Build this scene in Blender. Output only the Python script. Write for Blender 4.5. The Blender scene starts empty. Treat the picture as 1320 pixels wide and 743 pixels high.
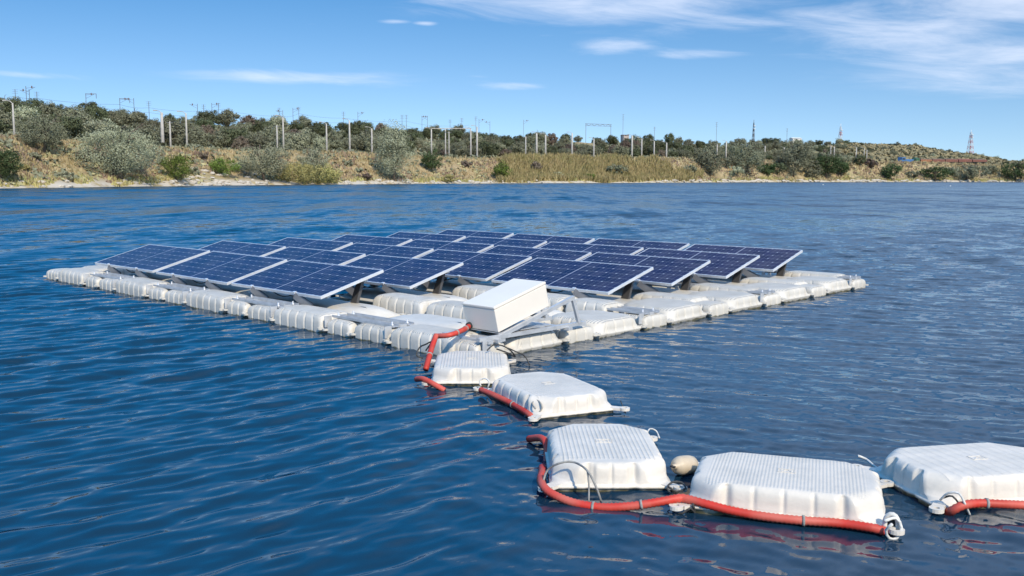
import bpy, math, random
import numpy as np
from mathutils import Vector, Matrix

random.seed(7)
rng = np.random.default_rng(11)
S = bpy.context.scene
COL = S.collection
R = math.radians

# ------------------------------------------------------------------ camera model (metres, water at z = 0)
CAM_H = 1.69
F_PX, PITCH, ROLL = 1229.36, -0.1152, 0.0033
CXP, CYP = 660.0, 371.5
cp, sp = math.cos(PITCH), math.sin(PITCH)
cr, sr = math.cos(ROLL), math.sin(ROLL)
C_R = Vector((cr, -sr * sp, sr * cp)); 
_r = Vector((1, 0, 0)); _u = Vector((0, -sp, cp)); C_F = Vector((0, cp, sp))
C_R = _r * cr + _u * sr
C_U = -_r * sr + _u * cr


def at(px, py, z):
    """point of the photograph brought back to the level z"""
    d = C_F + C_R * ((px - CXP) / F_PX) - C_U * ((py - CYP) / F_PX)
    k = (z - CAM_H) / d.z
    return Vector((d.x * k, d.y * k, z))


# rig frame: u along the panel rows, v across them
RO = Vector((-6.7176, 15.2873, 0)); YAW = -0.7633
D1 = Vector((math.cos(YAW), math.sin(YAW), 0)); D2 = Vector((-math.sin(YAW), math.cos(YAW), 0))


def rig(u, v, z=0):
    return RO + D1 * u + D2 * v + Vector((0, 0, z))


# ------------------------------------------------------------------ materials
def mat(name):
    m = bpy.data.materials.new(name); m.use_nodes = True
    nt = m.node_tree
    b = nt.nodes['Principled BSDF']
    return m, nt, b


def N(nt, t, **kw):
    n = nt.nodes.new(t)
    for k, v in kw.items():
        if k.startswith('i_'):
            n.inputs[int(k[2:])].default_value = v
        else:
            setattr(n, k, v)
    return n


def M(nt, op, a, b=None, c=None, clamp=False):
    n = nt.nodes.new('ShaderNodeMath'); n.operation = op; n.use_clamp = clamp
    for i, x in enumerate((a, b, c)):
        if x is None: continue
        if isinstance(x, (int, float)): n.inputs[i].default_value = x
        else: nt.links.new(x, n.inputs[i])
    return n.outputs[0]


def MIX(nt, fac, a, b):
    n = nt.nodes.new('ShaderNodeMix'); n.data_type = 'RGBA'
    for i, x in ((0, fac), (6, a), (7, b)):
        if isinstance(x, (int, float)): n.inputs[i].default_value = x
        elif isinstance(x, (tuple, list)): n.inputs[i].default_value = (*x[:3], 1)
        else: nt.links.new(x, n.inputs[i])
    return n.outputs[2]


def noise_mat(name, c1, c2, scale=4.0, rough=0.6, metal=0.0, detail=4, coord='Object', c3=None, s3=0.5, bump=0.0, bscale=60,
              lo=0.35, hi=0.65, spec=0.5):
    m, nt, b = mat(name)
    tc = N(nt, 'ShaderNodeTexCoord')
    n1 = N(nt, 'ShaderNodeTexNoise'); n1.inputs['Scale'].default_value = scale; n1.inputs['Detail'].default_value = detail
    nt.links.new(tc.outputs[coord], n1.inputs['Vector'])
    mr = N(nt, 'ShaderNodeMapRange'); mr.inputs[1].default_value = lo; mr.inputs[2].default_value = hi
    nt.links.new(n1.outputs['Fac'], mr.inputs[0])
    col = MIX(nt, mr.outputs[0], c1, c2)
    if c3:
        n2 = N(nt, 'ShaderNodeTexNoise'); n2.inputs['Scale'].default_value = s3; n2.inputs['Detail'].default_value = 3
        nt.links.new(tc.outputs[coord], n2.inputs['Vector'])
        m2 = N(nt, 'ShaderNodeMapRange'); m2.inputs[1].default_value = 0.45; m2.inputs[2].default_value = 0.65
        nt.links.new(n2.outputs['Fac'], m2.inputs[0])
        col = MIX(nt, m2.outputs[0], col, c3)
    nt.links.new(col, b.inputs['Base Color'])
    b.inputs['Roughness'].default_value = rough; b.inputs['Metallic'].default_value = metal
    b.inputs['Specular IOR Level'].default_value = spec
    if bump:
        n3 = N(nt, 'ShaderNodeTexNoise'); n3.inputs['Scale'].default_value = bscale
        nt.links.new(tc.outputs[coord], n3.inputs['Vector'])
        bp = N(nt, 'ShaderNodeBump'); bp.inputs['Strength'].default_value = bump; bp.inputs['Distance'].default_value = 0.01
        nt.links.new(n3.outputs['Fac'], bp.inputs['Height']); nt.links.new(bp.outputs[0], b.inputs['Normal'])
    return m


def float_mat(name, base, dirt, ribs=None, period=0.045, wl=0.03, depth=0.004, inset=0.17):
    """moulded plastic: faint dirt, brown-yellow algae line at the water, raised tread on the top"""
    m, nt, b = mat(name)
    tc = N(nt, 'ShaderNodeTexCoord')
    sep = N(nt, 'ShaderNodeSeparateXYZ'); nt.links.new(tc.outputs['Object'], sep.inputs[0])
    n1 = N(nt, 'ShaderNodeTexNoise'); n1.inputs['Scale'].default_value = 5; n1.inputs['Detail'].default_value = 6; n1.inputs['Roughness'].default_value = 0.65
    oi = N(nt, 'ShaderNodeObjectInfo')
    va = N(nt, 'ShaderNodeVectorMath'); va.operation = 'ADD'
    nt.links.new(tc.outputs['Object'], va.inputs[0])
    rv = N(nt, 'ShaderNodeCombineXYZ')
    rnd = M(nt, 'MULTIPLY', oi.outputs['Random'], 37.0)
    nt.links.new(rnd, rv.inputs[0]); nt.links.new(rnd, rv.inputs[1]); nt.links.new(rv.outputs[0], va.inputs[1])
    nt.links.new(va.outputs[0], n1.inputs['Vector'])
    mr = N(nt, 'ShaderNodeMapRange'); mr.inputs[1].default_value = 0.40; mr.inputs[2].default_value = 0.72
    nt.links.new(n1.outputs['Fac'], mr.inputs[0])
    col = MIX(nt, M(nt, 'MULTIPLY', mr.outputs[0], 0.65), base, dirt)
    # algae band with a ragged upper edge
    n2 = N(nt, 'ShaderNodeTexNoise'); n2.inputs['Scale'].default_value = 14; n2.inputs['Detail'].default_value = 5
    nt.links.new(va.outputs[0], n2.inputs['Vector'])
    h = M(nt, 'ADD', sep.outputs[2], M(nt, 'MULTIPLY', M(nt, 'SUBTRACT', n2.outputs['Fac'], 0.5), 0.06))
    mk = N(nt, 'ShaderNodeMapRange'); mk.inputs[1].default_value = wl; mk.inputs[2].default_value = wl - 0.035
    nt.links.new(h, mk.inputs[0])
    col = MIX(nt, mk.outputs[0], col, (0.33, 0.28, 0.14))
    wet = N(nt, 'ShaderNodeMapRange'); wet.inputs[1].default_value = 0.012; wet.inputs[2].default_value = 0.0
    nt.links.new(h, wet.inputs[0])
    col = MIX(nt, M(nt, 'MULTIPLY', wet.outputs[0], 0.85), col, (0.13, 0.12, 0.065))
    # slight tint change from piece to piece
    hv = N(nt, 'ShaderNodeHueSaturation')
    nt.links.new(M(nt, 'ADD', 0.93, M(nt, 'MULTIPLY', oi.outputs['Random'], 0.1)), hv.inputs['Value'])
    nt.links.new(col, hv.inputs['Color'])
    nt.links.new(hv.outputs[0], b.inputs['Base Color'])
    b.inputs['Roughness'].default_value = 0.42
    b.inputs['Specular IOR Level'].default_value = 0.35
    b.inputs['Subsurface Weight'].default_value = 0.0
    n3 = N(nt, 'ShaderNodeTexNoise'); n3.inputs['Scale'].default_value = 26; n3.inputs['Detail'].default_value = 3
    nt.links.new(va.outputs[0], n3.inputs['Vector'])
    hgt = M(nt, 'MULTIPLY', n3.outputs['Fac'], 0.0022)
    if ribs:
        k = 2 * math.pi / period
        sx = M(nt, 'SINE', M(nt, 'MULTIPLY', sep.outputs[0], k))
        if ribs == 'lines':
            t = M(nt, 'SUBTRACT', 1.0, M(nt, 'POWER', M(nt, 'ABSOLUTE', sx), 0.6))
            sy = M(nt, 'SINE', M(nt, 'MULTIPLY', sep.outputs[1], k * 1.0))
            t = M(nt, 'ADD', t, M(nt, 'MULTIPLY', sy, 0.12))
        else:
            sa = M(nt, 'SINE', M(nt, 'MULTIPLY', M(nt, 'ADD', sep.outputs[0], sep.outputs[1]), k))
            sb = M(nt, 'SINE', M(nt, 'MULTIPLY', M(nt, 'SUBTRACT', sep.outputs[0], sep.outputs[1]), k))
            t = M(nt, 'MULTIPLY', sa, sb)
        sg = N(nt, 'ShaderNodeSeparateXYZ'); nt.links.new(tc.outputs['Generated'], sg.inputs[0])

        def rect(o):
            d = M(nt, 'ABSOLUTE', M(nt, 'SUBTRACT', o, 0.5))
            q = N(nt, 'ShaderNodeMapRange'); q.inputs[1].default_value = 0.5 - inset + 0.012; q.inputs[2].default_value = 0.5 - inset - 0.012
            nt.links.new(d, q.inputs[0]); return q.outputs[0]
        sn = N(nt, 'ShaderNodeSeparateXYZ'); nt.links.new(tc.outputs['Normal'], sn.inputs[0])
        up = M(nt, 'GREATER_THAN', sn.outputs[2], 0.75)
        mask = M(nt, 'MULTIPLY', M(nt, 'MULTIPLY', rect(sg.outputs[0]), rect(sg.outputs[1])), up)
        hgt = M(nt, 'ADD', hgt, M(nt, 'MULTIPLY', M(nt, 'MULTIPLY', t, mask), depth))
    bp = N(nt, 'ShaderNodeBump'); bp.inputs['Strength'].default_value = 1.0; bp.inputs['Distance'].default_value = 1.0
    nt.links.new(hgt, bp.inputs['Height']); nt.links.new(bp.outputs[0], b.inputs['Normal'])
    return m


def leaf_mat(name, c1, c2, c3, scale=0.5, trans=0.25):
    m, nt, b = mat(name)
    tc = N(nt, 'ShaderNodeTexCoord'); oi = N(nt, 'ShaderNodeObjectInfo')
    geo = N(nt, 'ShaderNodeNewGeometry')
    n1 = N(nt, 'ShaderNodeTexNoise'); n1.inputs['Scale'].default_value = scale; n1.inputs['Detail'].default_value = 3
    nt.links.new(tc.outputs['Object'], n1.inputs['Vector'])
    mr = N(nt, 'ShaderNodeMapRange'); mr.inputs[1].default_value = 0.35; mr.inputs[2].default_value = 0.65
    nt.links.new(n1.outputs['Fac'], mr.inputs[0])
    col = MIX(nt, mr.outputs[0], c1, c2)
    col = MIX(nt, M(nt, 'MULTIPLY', geo.outputs['Random Per Island'], 0.7), col, c3)
    hv = N(nt, 'ShaderNodeHueSaturation')
    nt.links.new(M(nt, 'ADD', 0.75, M(nt, 'MULTIPLY', oi.outputs['Random'], 0.5)), hv.inputs['Value'])
    nt.links.new(M(nt, 'ADD', 0.485, M(nt, 'MULTIPLY', oi.outputs['Random'], 0.03)), hv.inputs['Hue'])
    nt.links.new(col, hv.inputs['Color'])
    nt.links.new(hv.outputs[0], b.inputs['Base Color'])
    b.inputs['Roughness'].default_value = 0.7; b.inputs['Specular IOR Level'].default_value = 0.2
    return m


MT = {}
MT['loose_ribbed'] = float_mat('white ribbed plastic', (0.70, 0.645, 0.565), (0.47, 0.45, 0.40), 'lines', 0.05, 0.024, 0.0042, 0.17)
MT['loose_dimple'] = float_mat('white dimpled plastic', (0.70, 0.645, 0.565), (0.50, 0.48, 0.43), 'dimples', 0.036, 0.024, 0.0014, 0.15)
MT['loose_wide'] = float_mat('white wide ribbed plastic', (0.70, 0.645, 0.565), (0.50, 0.48, 0.43), 'lines', 0.12, 0.024, 0.0045, 0.14)
MT['rig_ribbed'] = float_mat('cream ribbed plastic', (0.62, 0.59, 0.53), (0.45, 0.42, 0.355), 'lines', 0.06, 0.012, 0.010, 0.07)
MT['rig_smooth'] = float_mat('cream smooth plastic', (0.63, 0.60, 0.54), (0.50, 0.46, 0.39), None, wl=0.012)
MT['steel'] = noise_mat('galvanised steel', (0.62, 0.63, 0.64), (0.48, 0.49, 0.50), 9, 0.45, 0.35)
MT['alu'] = noise_mat('anodised frame', (0.78, 0.79, 0.80), (0.68, 0.69, 0.71), 5, 0.35, 0.35)
MT['leg'] = noise_mat('dark grey bracket', (0.065, 0.065, 0.07), (0.10, 0.10, 0.105), 6, 0.5, 0.2)
MT['strut'] = noise_mat('grey strut', (0.30, 0.30, 0.31), (0.22, 0.22, 0.23), 6, 0.5, 0.2)
MT['back'] = noise_mat('panel backing', (0.05, 0.05, 0.055), (0.07, 0.07, 0.075), 6, 0.6)
MT['cabinet'] = noise_mat('cream painted steel', (0.80, 0.745, 0.66), (0.765, 0.71, 0.63), 3, 0.38, 0.0, bump=0.05, bscale=90)
MT['rope'] = noise_mat('dark rope', (0.03, 0.03, 0.032), (0.07, 0.07, 0.065), 40, 0.85)
MT['grey_rope'] = noise_mat('grey rope', (0.32, 0.32, 0.30), (0.20, 0.20, 0.19), 40, 0.8)
MT['white_rope'] = noise_mat('white rope', (0.70, 0.69, 0.65), (0.5, 0.49, 0.45), 40, 0.8)
MT['black'] = noise_mat('black rubber', (0.012, 0.012, 0.013), (0.025, 0.025, 0.025), 8, 0.6)
MT['red'] = noise_mat('red corrugated plastic', (0.58, 0.030, 0.016), (0.44, 0.05, 0.03), 9, 0.58, c3=(0.56, 0.13, 0.09), s3=3.5)
MT['tan'] = noise_mat('tan plastic', (0.60, 0.50, 0.37), (0.50, 0.41, 0.29), 8, 0.5)
MT['concrete'] = noise_mat('pale concrete', (0.52, 0.49, 0.44), (0.36, 0.34, 0.31), 0.8, 0.85)
MT['mast'] = noise_mat('dark mast steel', (0.14, 0.15, 0.17), (0.20, 0.21, 0.22), 2, 0.6, 0.3)
MT['insul'] = noise_mat('insulator', (0.10, 0.06, 0.05), (0.2, 0.12, 0.1), 5, 0.3)
MT['tower_red'] = noise_mat('red mast paint', (0.50, 0.10, 0.08), (0.42, 0.12, 0.10), 1, 0.6)
MT['tower_white'] = noise_mat('white mast paint', (0.70, 0.69, 0.68), (0.6, 0.6, 0.6), 1, 0.6)
MT['loco_blue'] = noise_mat('blue engine paint', (0.05, 0.16, 0.36), (0.06, 0.14, 0.29), 0.6, 0.45)
MT['wagon_green'] = noise_mat('green wagon paint', (0.05, 0.16, 0.09), (0.07, 0.12, 0.07), 0.6, 0.6)
MT['wagon_red'] = noise_mat('rusty red wagon paint', (0.22, 0.085, 0.06), (0.16, 0.075, 0.055), 0.5, 0.7)
MT['wagon_orange'] = noise_mat('orange wagon paint', (0.33, 0.15, 0.07), (0.25, 0.11, 0.06), 0.5, 0.7)
MT['glassd'] = noise_mat('dark window', (0.02, 0.025, 0.03), (0.03, 0.03, 0.035), 3, 0.1)
MT['white_wall'] = noise_mat('whitewashed wall', (0.75, 0.74, 0.71), (0.66, 0.65, 0.62), 0.5, 0.8)
MT['roof'] = noise_mat('grey roof', (0.42, 0.36, 0.32), (0.32, 0.28, 0.26), 0.8, 0.8)
MT['rock'] = noise_mat('limestone', (0.58, 0.53, 0.45), (0.42, 0.37, 0.30), 1.2, 0.9, bump=0.4, bscale=6)
MT['trunk'] = noise_mat('bark', (0.10, 0.075, 0.055), (0.15, 0.12, 0.09), 3, 0.9)
MT['l_olive'] = leaf_mat('silvery leaves', (0.26, 0.275, 0.17), (0.20, 0.215, 0.125), (0.37, 0.38, 0.27))
MT['l_grey'] = leaf_mat('grey green leaves', (0.15, 0.155, 0.095), (0.115, 0.125, 0.072), (0.22, 0.22, 0.15))
MT['l_dark'] = leaf_mat('dark green leaves', (0.07, 0.085, 0.04), (0.055, 0.068, 0.034), (0.12, 0.13, 0.07))
MT['l_brown'] = leaf_mat('brownish leaves', (0.13, 0.095, 0.075), (0.10, 0.085, 0.06), (0.19, 0.14, 0.11))
MT['l_green'] = leaf_mat('fresh green leaves', (0.115, 0.185, 0.030), (0.075, 0.13, 0.022), (0.19, 0.25, 0.06))
MT['l_yellow'] = leaf_mat('yellow green reeds', (0.30, 0.27, 0.095), (0.20, 0.20, 0.07), (0.40, 0.34, 0.15), 0.3)
MT['l_midgreen'] = leaf_mat('bottle green leaves', (0.05, 0.085, 0.03), (0.035, 0.06, 0.02), (0.09, 0.13, 0.05))
MT['g_dry'] = leaf_mat('dry straw', (0.41, 0.325, 0.17), (0.33, 0.285, 0.14), (0.53, 0.43, 0.25), 0.12)
MT['g_red'] = leaf_mat('reddish scrub', (0.24, 0.16, 0.12), (0.20, 0.15, 0.11), (0.32, 0.23, 0.17), 0.12)
MT['g_reed'] = leaf_mat('reed stems', (0.36, 0.32, 0.13), (0.25, 0.26, 0.09), (0.50, 0.39, 0.20), 0.12)
MT['g_olive'] = leaf_mat('olive scrub leaves', (0.25, 0.23, 0.12), (0.32, 0.28, 0.15), (0.36, 0.32, 0.18), 0.08)


def cell_mat():
    m, nt, b = mat('solar cells under glass')
    tc = N(nt, 'ShaderNodeTexCoord'); sep = N(nt, 'ShaderNodeSeparateXYZ'); nt.links.new(tc.outputs['Object'], sep.inputs[0])
    x, y = sep.outputs[0], sep.outputs[1]
    px, py = 1.96 / 12, 0.922 / 6

    def dist(o, off, per):          # distance to the nearest grid line
        q = M(nt, 'DIVIDE', M(nt, 'SUBTRACT', o, off), per)
        fr = M(nt, 'SUBTRACT', q, M(nt, 'ROUND', q))
        return M(nt, 'MULTIPLY', M(nt, 'ABSOLUTE', fr), per)
    dx = dist(x, 0.02, px); dxh = dist(x, 0.02, px / 2); dy = dist(y, 0.02, py)
    diamond = M(nt, 'LESS_THAN', M(nt, 'ADD', dx, dy), 0.017)
    line_y = M(nt, 'LESS_THAN', dy, 0.0035)
    line_x = M(nt, 'LESS_THAN', dxh, 0.0022)
    mid = M(nt, 'LESS_THAN', M(nt, 'ABSOLUTE', M(nt, 'SUBTRACT', x, 1.0)), 0.009)
    edge = M(nt, 'MAXIMUM', M(nt, 'GREATER_THAN', M(nt, 'ABSOLUTE', M(nt, 'SUBTRACT', x, 1.0)), 0.978),
             M(nt, 'GREATER_THAN', M(nt, 'ABSOLUTE', M(nt, 'SUBTRACT', y, 0.481)), 0.459))
    lines = M(nt, 'MAXIMUM', M(nt, 'MAXIMUM', M(nt, 'MAXIMUM', diamond, mid), M(nt, 'MULTIPLY', line_y, 0.45)),
              M(nt, 'MAXIMUM', M(nt, 'MULTIPLY', line_x, 0.35), M(nt, 'MULTIPLY', edge, 0.6)))
    # each cell a slightly different blue
    wn = N(nt, 'ShaderNodeTexWhiteNoise'); wn.noise_dimensions = '3D'
    oi = N(nt, 'ShaderNodeObjectInfo')
    cv = N(nt, 'ShaderNodeCombineXYZ')
    nt.links.new(M(nt, 'FLOOR', M(nt, 'DIVIDE', x, px)), cv.inputs[0]); nt.links.new(M(nt, 'FLOOR', M(nt, 'DIVIDE', y, py)), cv.inputs[1])
    nt.links.new(M(nt, 'MULTIPLY', oi.outputs['Random'], 91.0), cv.inputs[2]); nt.links.new(cv.outputs[0], wn.inputs['Vector'])
    cell = MIX(nt, wn.outputs['Value'], (0.011, 0.009, 0.042), (0.018, 0.015, 0.060))
    ns = N(nt, 'ShaderNodeTexNoise'); ns.inputs['Scale'].default_value = 3.0; ns.inputs['Detail'].default_value = 6
    nt.links.new(tc.outputs['Object'], ns.inputs['Vector'])
    dust = N(nt, 'ShaderNodeMapRange'); dust.inputs[1].default_value = 0.42; dust.inputs[2].default_value = 0.9; dust.inputs[4].default_value = 0.15
    nt.links.new(ns.outputs['Fac'], dust.inputs[0])
    cell = MIX(nt, dust.outputs[0], cell, (0.35, 0.33, 0.30))
    col = MIX(nt, lines, cell, (0.30, 0.32, 0.40))
    nt.links.new(col, b.inputs['Base Color'])
    b.inputs['Roughness'].default_value = 0.14; b.inputs['Specular IOR Level'].default_value = 0.07
    b.inputs['IOR'].default_value = 1.36
    return m


MT['cells'] = cell_mat()


# ------------------------------------------------------------------ mesh builder
class MB:
    def __init__(s): s.v = []; s.f = []; s.sm = []; s.mi = []

    def add(s, verts, faces, smooth=False, mi=0):
        o = len(s.v); s.v += [tuple(p) for p in verts]
        s.f += [tuple(i + o for i in f) for f in faces]; s.sm += [smooth] * len(faces); s.mi += [mi] * len(faces)

    def box(s, x0, x1, y0, y1, z0, z1, mi=0):
        s.add([(x0, y0, z0), (x1, y0, z0), (x1, y1, z0), (x0, y1, z0), (x0, y0, z1), (x1, y0, z1), (x1, y1, z1), (x0, y1, z1)],
              [(0, 3, 2, 1), (4, 5, 6, 7), (0, 1, 5, 4), (1, 2, 6, 5), (2, 3, 7, 6), (3, 0, 4, 7)], mi=mi)

    def bar(s, p0, p1, w, h, up=(0, 0, 1), mi=0, w1=None, h1=None):
        p0 = Vector(p0); p1 = Vector(p1); d = (p1 - p0).normalized(); a = d.cross(Vector(up))
        if a.length < 1e-4: a = d.cross(Vector((1, 0, 0)))
        a.normalize(); b = a.cross(d)
        w1 = w if w1 is None else w1; h1 = h if h1 is None else h1
        vs = []
        for p, ww, hh in ((p0, w, h), (p1, w1, h1)):
            for i, j in ((-1, -1), (1, -1), (1, 1), (-1, 1)): vs.append(p + a * (i * ww / 2) + b * (j * hh / 2))
        s.add(vs, [(3, 2, 1, 0), (4, 5, 6, 7), (0, 1, 5, 4), (1, 2, 6, 5), (2, 3, 7, 6), (3, 0, 4, 7)], mi=mi)

    def tube(s, pts, r, n=8, radii=None, cap=True, mi=0, closed=False):
        pts = [Vector(p) for p in pts]; vs = []; fs = []
        L = len(pts)
        t0 = (pts[1] - pts[0]).normalized()
        a = t0.cross(Vector((0, 0, 1)))
        if a.length < 1e-3: a = t0.cross(Vector((1, 0, 0)))
        a.normalize()
        for i, p in enumerate(pts):
            if closed: t = pts[(i + 1) % L] - pts[i - 1]
            else: t = pts[min(i + 1, L - 1)] - pts[max(i - 1, 0)]
            t.normalize(); a = (a - t * a.dot(t)).normalized(); b = t.cross(a)
            rr = radii[i] if radii else r
            for k in range(n):
                an = 2 * math.pi * k / n; vs.append(p + a * (math.cos(an) * rr) + b * (math.sin(an) * rr))
        for i in range(L if closed else L - 1):
            j = (i + 1) % L
            for k in range(n):
                fs.append((i * n + k, i * n + (k + 1) % n, j * n + (k + 1) % n, j * n + k))
        if cap and not closed:
            fs.append(tuple(range(n - 1, -1, -1))); fs.append(tuple((L - 1) * n + k for k in range(n)))
        s.add(vs, fs, True, mi)

    def lathe(s, prof, n=16, mi=0, o=(0, 0, 0)):
        vs = []; fs = []
        for r, z in prof:
            for k in range(n):
                an = 2 * math.pi * k / n; vs.append((o[0] + r * math.cos(an), o[1] + r * math.sin(an), o[2] + z))
        for i in range(len(prof) - 1):
            for k in range(n): fs.append((i * n + k, i * n + (k + 1) % n, (i + 1) * n + (k + 1) % n, (i + 1) * n + k))
        fs.append(tuple(range(n - 1, -1, -1))); fs.append(tuple((len(prof) - 1) * n + k for k in range(n)))
        s.add(vs, fs, True, mi)

    def mesh(s, name, mats):
        me = bpy.data.meshes.new(name); me.from_pydata(s.v, [], s.f)
        for m in (mats if isinstance(mats, (list, tuple)) else [mats]): me.materials.append(m)
        me.polygons.foreach_set('use_smooth', s.sm); me.polygons.foreach_set('material_index', s.mi); me.update()
        return me

    def build(s, name, mats, parent=None, loc=None, rot=None, bevel=0.0):
        o = bpy.data.objects.new(name, s.mesh(name, mats)); COL.objects.link(o)
        if parent: o.parent = parent
        if loc is not None: o.location = loc
        if rot is not None: o.rotation_euler = rot
        if bevel:
            md = o.modifiers.new('edge', 'BEVEL'); md.width = bevel; md.segments = 2; md.limit_method = 'ANGLE'; md.angle_limit = R(40)
        return o


def tag(o, label=None, cat=None, group=None, kind=None):
    if label: o['label'] = label
    if cat: o['category'] = cat
    if group: o['group'] = group
    if kind: o['kind'] = kind
    return o


def empty(name, loc, rz=0.0):
    o = bpy.data.objects.new(name, None); COL.objects.link(o); o.location = loc; o.rotation_euler = (0, 0, rz); o.empty_display_size = 0.2
    return o


def copy_tree(o, parent=None):
    c = o.copy(); COL.objects.link(c)
    if parent: c.parent = parent
    for ch in list(o.children): copy_tree(ch, c)
    return c


def np_mesh(name, V, Fc, mat_, smooth=False):
    """V (n,3), Fc (m,k) arrays"""
    me = bpy.data.meshes.new(name)
    k = Fc.shape[1]
    me.vertices.add(len(V)); me.vertices.foreach_set('co', np.ascontiguousarray(V, dtype=np.float32).ravel())
    me.loops.add(Fc.size); me.loops.foreach_set('vertex_index', np.ascontiguousarray(Fc, dtype=np.int32).ravel())
    me.polygons.add(len(Fc)); me.polygons.foreach_set('loop_start', np.arange(0, Fc.size, k, dtype=np.int32))
    me.polygons.foreach_set('use_smooth', np.full(len(Fc), smooth))
    me.materials.append(mat_); me.update(calc_edges=True); me.validate()
    return me


def link(name, me, parent=None, loc=None, rz=None):
    o = bpy.data.objects.new(name, me); COL.objects.link(o)
    if parent: o.parent = parent
    if loc is not None: o.location = loc
    if rz is not None: o.rotation_euler = (0, 0, rz)
    return o


ORD = ['first', 'second', 'third', 'fourth', 'fifth', 'sixth', 'seventh', 'eighth', 'ninth', 'tenth', 'eleventh', 'twelfth', 'thirteenth',
       'fourteenth', 'fifteenth', 'sixteenth', 'seventeenth', 'eighteenth', 'nineteenth', 'twentieth', 'twenty-first', 'twenty-second',
       'twenty-third', 'twenty-fourth', 'twenty-fifth', 'twenty-sixth', 'twenty-seventh', 'twenty-eighth', 'twenty-ninth', 'thirtieth',
       'thirty-first', 'thirty-second', 'thirty-third', 'thirty-fourth', 'thirty-fifth', 'thirty-sixth', 'thirty-seventh', 'thirty-eighth', 'thirty-ninth', 'fortieth']


# ------------------------------------------------------------------ sky and sun
SUN_AZ, SUN_EL = R(157), R(38)
W = bpy.data.worlds.new('World'); S.world = W; W.use_nodes = True
nt = W.node_tree
bg = nt.nodes['Background']
tc = N(nt, 'ShaderNodeTexCoord')
sep = N(nt, 'ShaderNodeSeparateXYZ'); nt.links.new(tc.outputs['Generated'], sep.inputs[0])
X, Y, Z = sep.outputs
# the air is clear and deep blue down to the skyline: look the sky up a little higher than the true elevation
zz = M(nt, 'SUBTRACT', M(nt, 'ADD', M(nt, 'MULTIPLY', M(nt, 'MAXIMUM', Z, 0.0), 1.35), 0.088), M(nt, 'MULTIPLY', M(nt, 'MAXIMUM', M(nt, 'SUBTRACT', Z, 0.18), 0.0), 1.38))  # lookup flattened above the frame, keeping the sky there bright for the water
cv = N(nt, 'ShaderNodeCombineXYZ'); nt.links.new(X, cv.inputs[0]); nt.links.new(Y, cv.inputs[1]); nt.links.new(zz, cv.inputs[2])
vn = N(nt, 'ShaderNodeVectorMath'); vn.operation = 'NORMALIZE'; nt.links.new(cv.outputs[0], vn.inputs[0])
sky = N(nt, 'ShaderNodeTexSky'); sky.sky_type = 'NISHITA'; sky.sun_disc = False
sky.sun_elevation = SUN_EL; sky.sun_rotation = SUN_AZ; sky.altitude = 50; sky.air_density = 1.0; sky.dust_density = 0.5; sky.ozone_density = 3.0
nt.links.new(vn.outputs[0], sky.inputs['Vector'])
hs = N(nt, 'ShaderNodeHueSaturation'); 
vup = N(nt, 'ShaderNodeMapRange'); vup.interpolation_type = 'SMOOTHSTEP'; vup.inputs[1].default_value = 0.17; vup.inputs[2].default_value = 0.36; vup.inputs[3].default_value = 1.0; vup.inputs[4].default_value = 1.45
nt.links.new(Z, vup.inputs[0]); nt.links.new(vup.outputs[0], hs.inputs['Value'])      # brightness added to the sky above the frame, lifting the water reflections
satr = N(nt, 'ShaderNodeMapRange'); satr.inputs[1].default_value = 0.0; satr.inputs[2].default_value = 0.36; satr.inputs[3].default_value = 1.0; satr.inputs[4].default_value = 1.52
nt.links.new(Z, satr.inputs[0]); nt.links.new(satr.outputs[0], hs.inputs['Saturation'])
hs.inputs['Hue'].default_value = 0.497; hs.inputs['Hue'].default_value = 0.497
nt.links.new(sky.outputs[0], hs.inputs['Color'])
# thin cirrus: azimuth (from the view axis) and elevation of each streak, broken up by noise
AZ = M(nt, 'ARCTAN2', X, Y); EL = M(nt, 'ARCSINE', Z)
cl = None
clouds = [(830, 8, 330, 32, 1.32), (1000, 30, 260, 28, 1.05), (785, 65, 85, 13, 1.0), (890, 73, 95, 8, 1.05), (1160, 45, 200, 32, 1.22), (1270, 80, 200, 44, 1.18), (1300, 10, 260, 36, 1.2),
          (400, 105, 250, 10, 1.0), (660, 114, 60, 6, 1.05), (40, 102, 110, 6, .9), (510, 35, 26, 3.2, 1.05), (551, 37, 20, 3.6, 1.15), (692, 51, 36, 4, .75), (735, 94, 40, 3, .5),
          (620, 102, 40, 3.5, .6), (405, 38, 18, 2.5, .5), (240, 88, 30, 5, .4)]
for (px, py, w, h, k) in clouds:
    a0 = math.atan((px - 660) / 1229); e0 = math.atan((229 - py) / 1229 * math.cos(a0)) 
    gx = M(nt, 'POWER', M(nt, 'DIVIDE', M(nt, 'SUBTRACT', AZ, a0), w / 1229 * 1.0), 2)
    gy = M(nt, 'POWER', M(nt, 'DIVIDE', M(nt, 'SUBTRACT', EL, e0), h / 1229 * 1.15), 2)
    g = M(nt, 'MULTIPLY', M(nt, 'EXPONENT', M(nt, 'MULTIPLY', M(nt, 'ADD', gx, gy), -1.0)), k)
    cl = g if cl is None else M(nt, 'MAXIMUM', cl, g)
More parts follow.
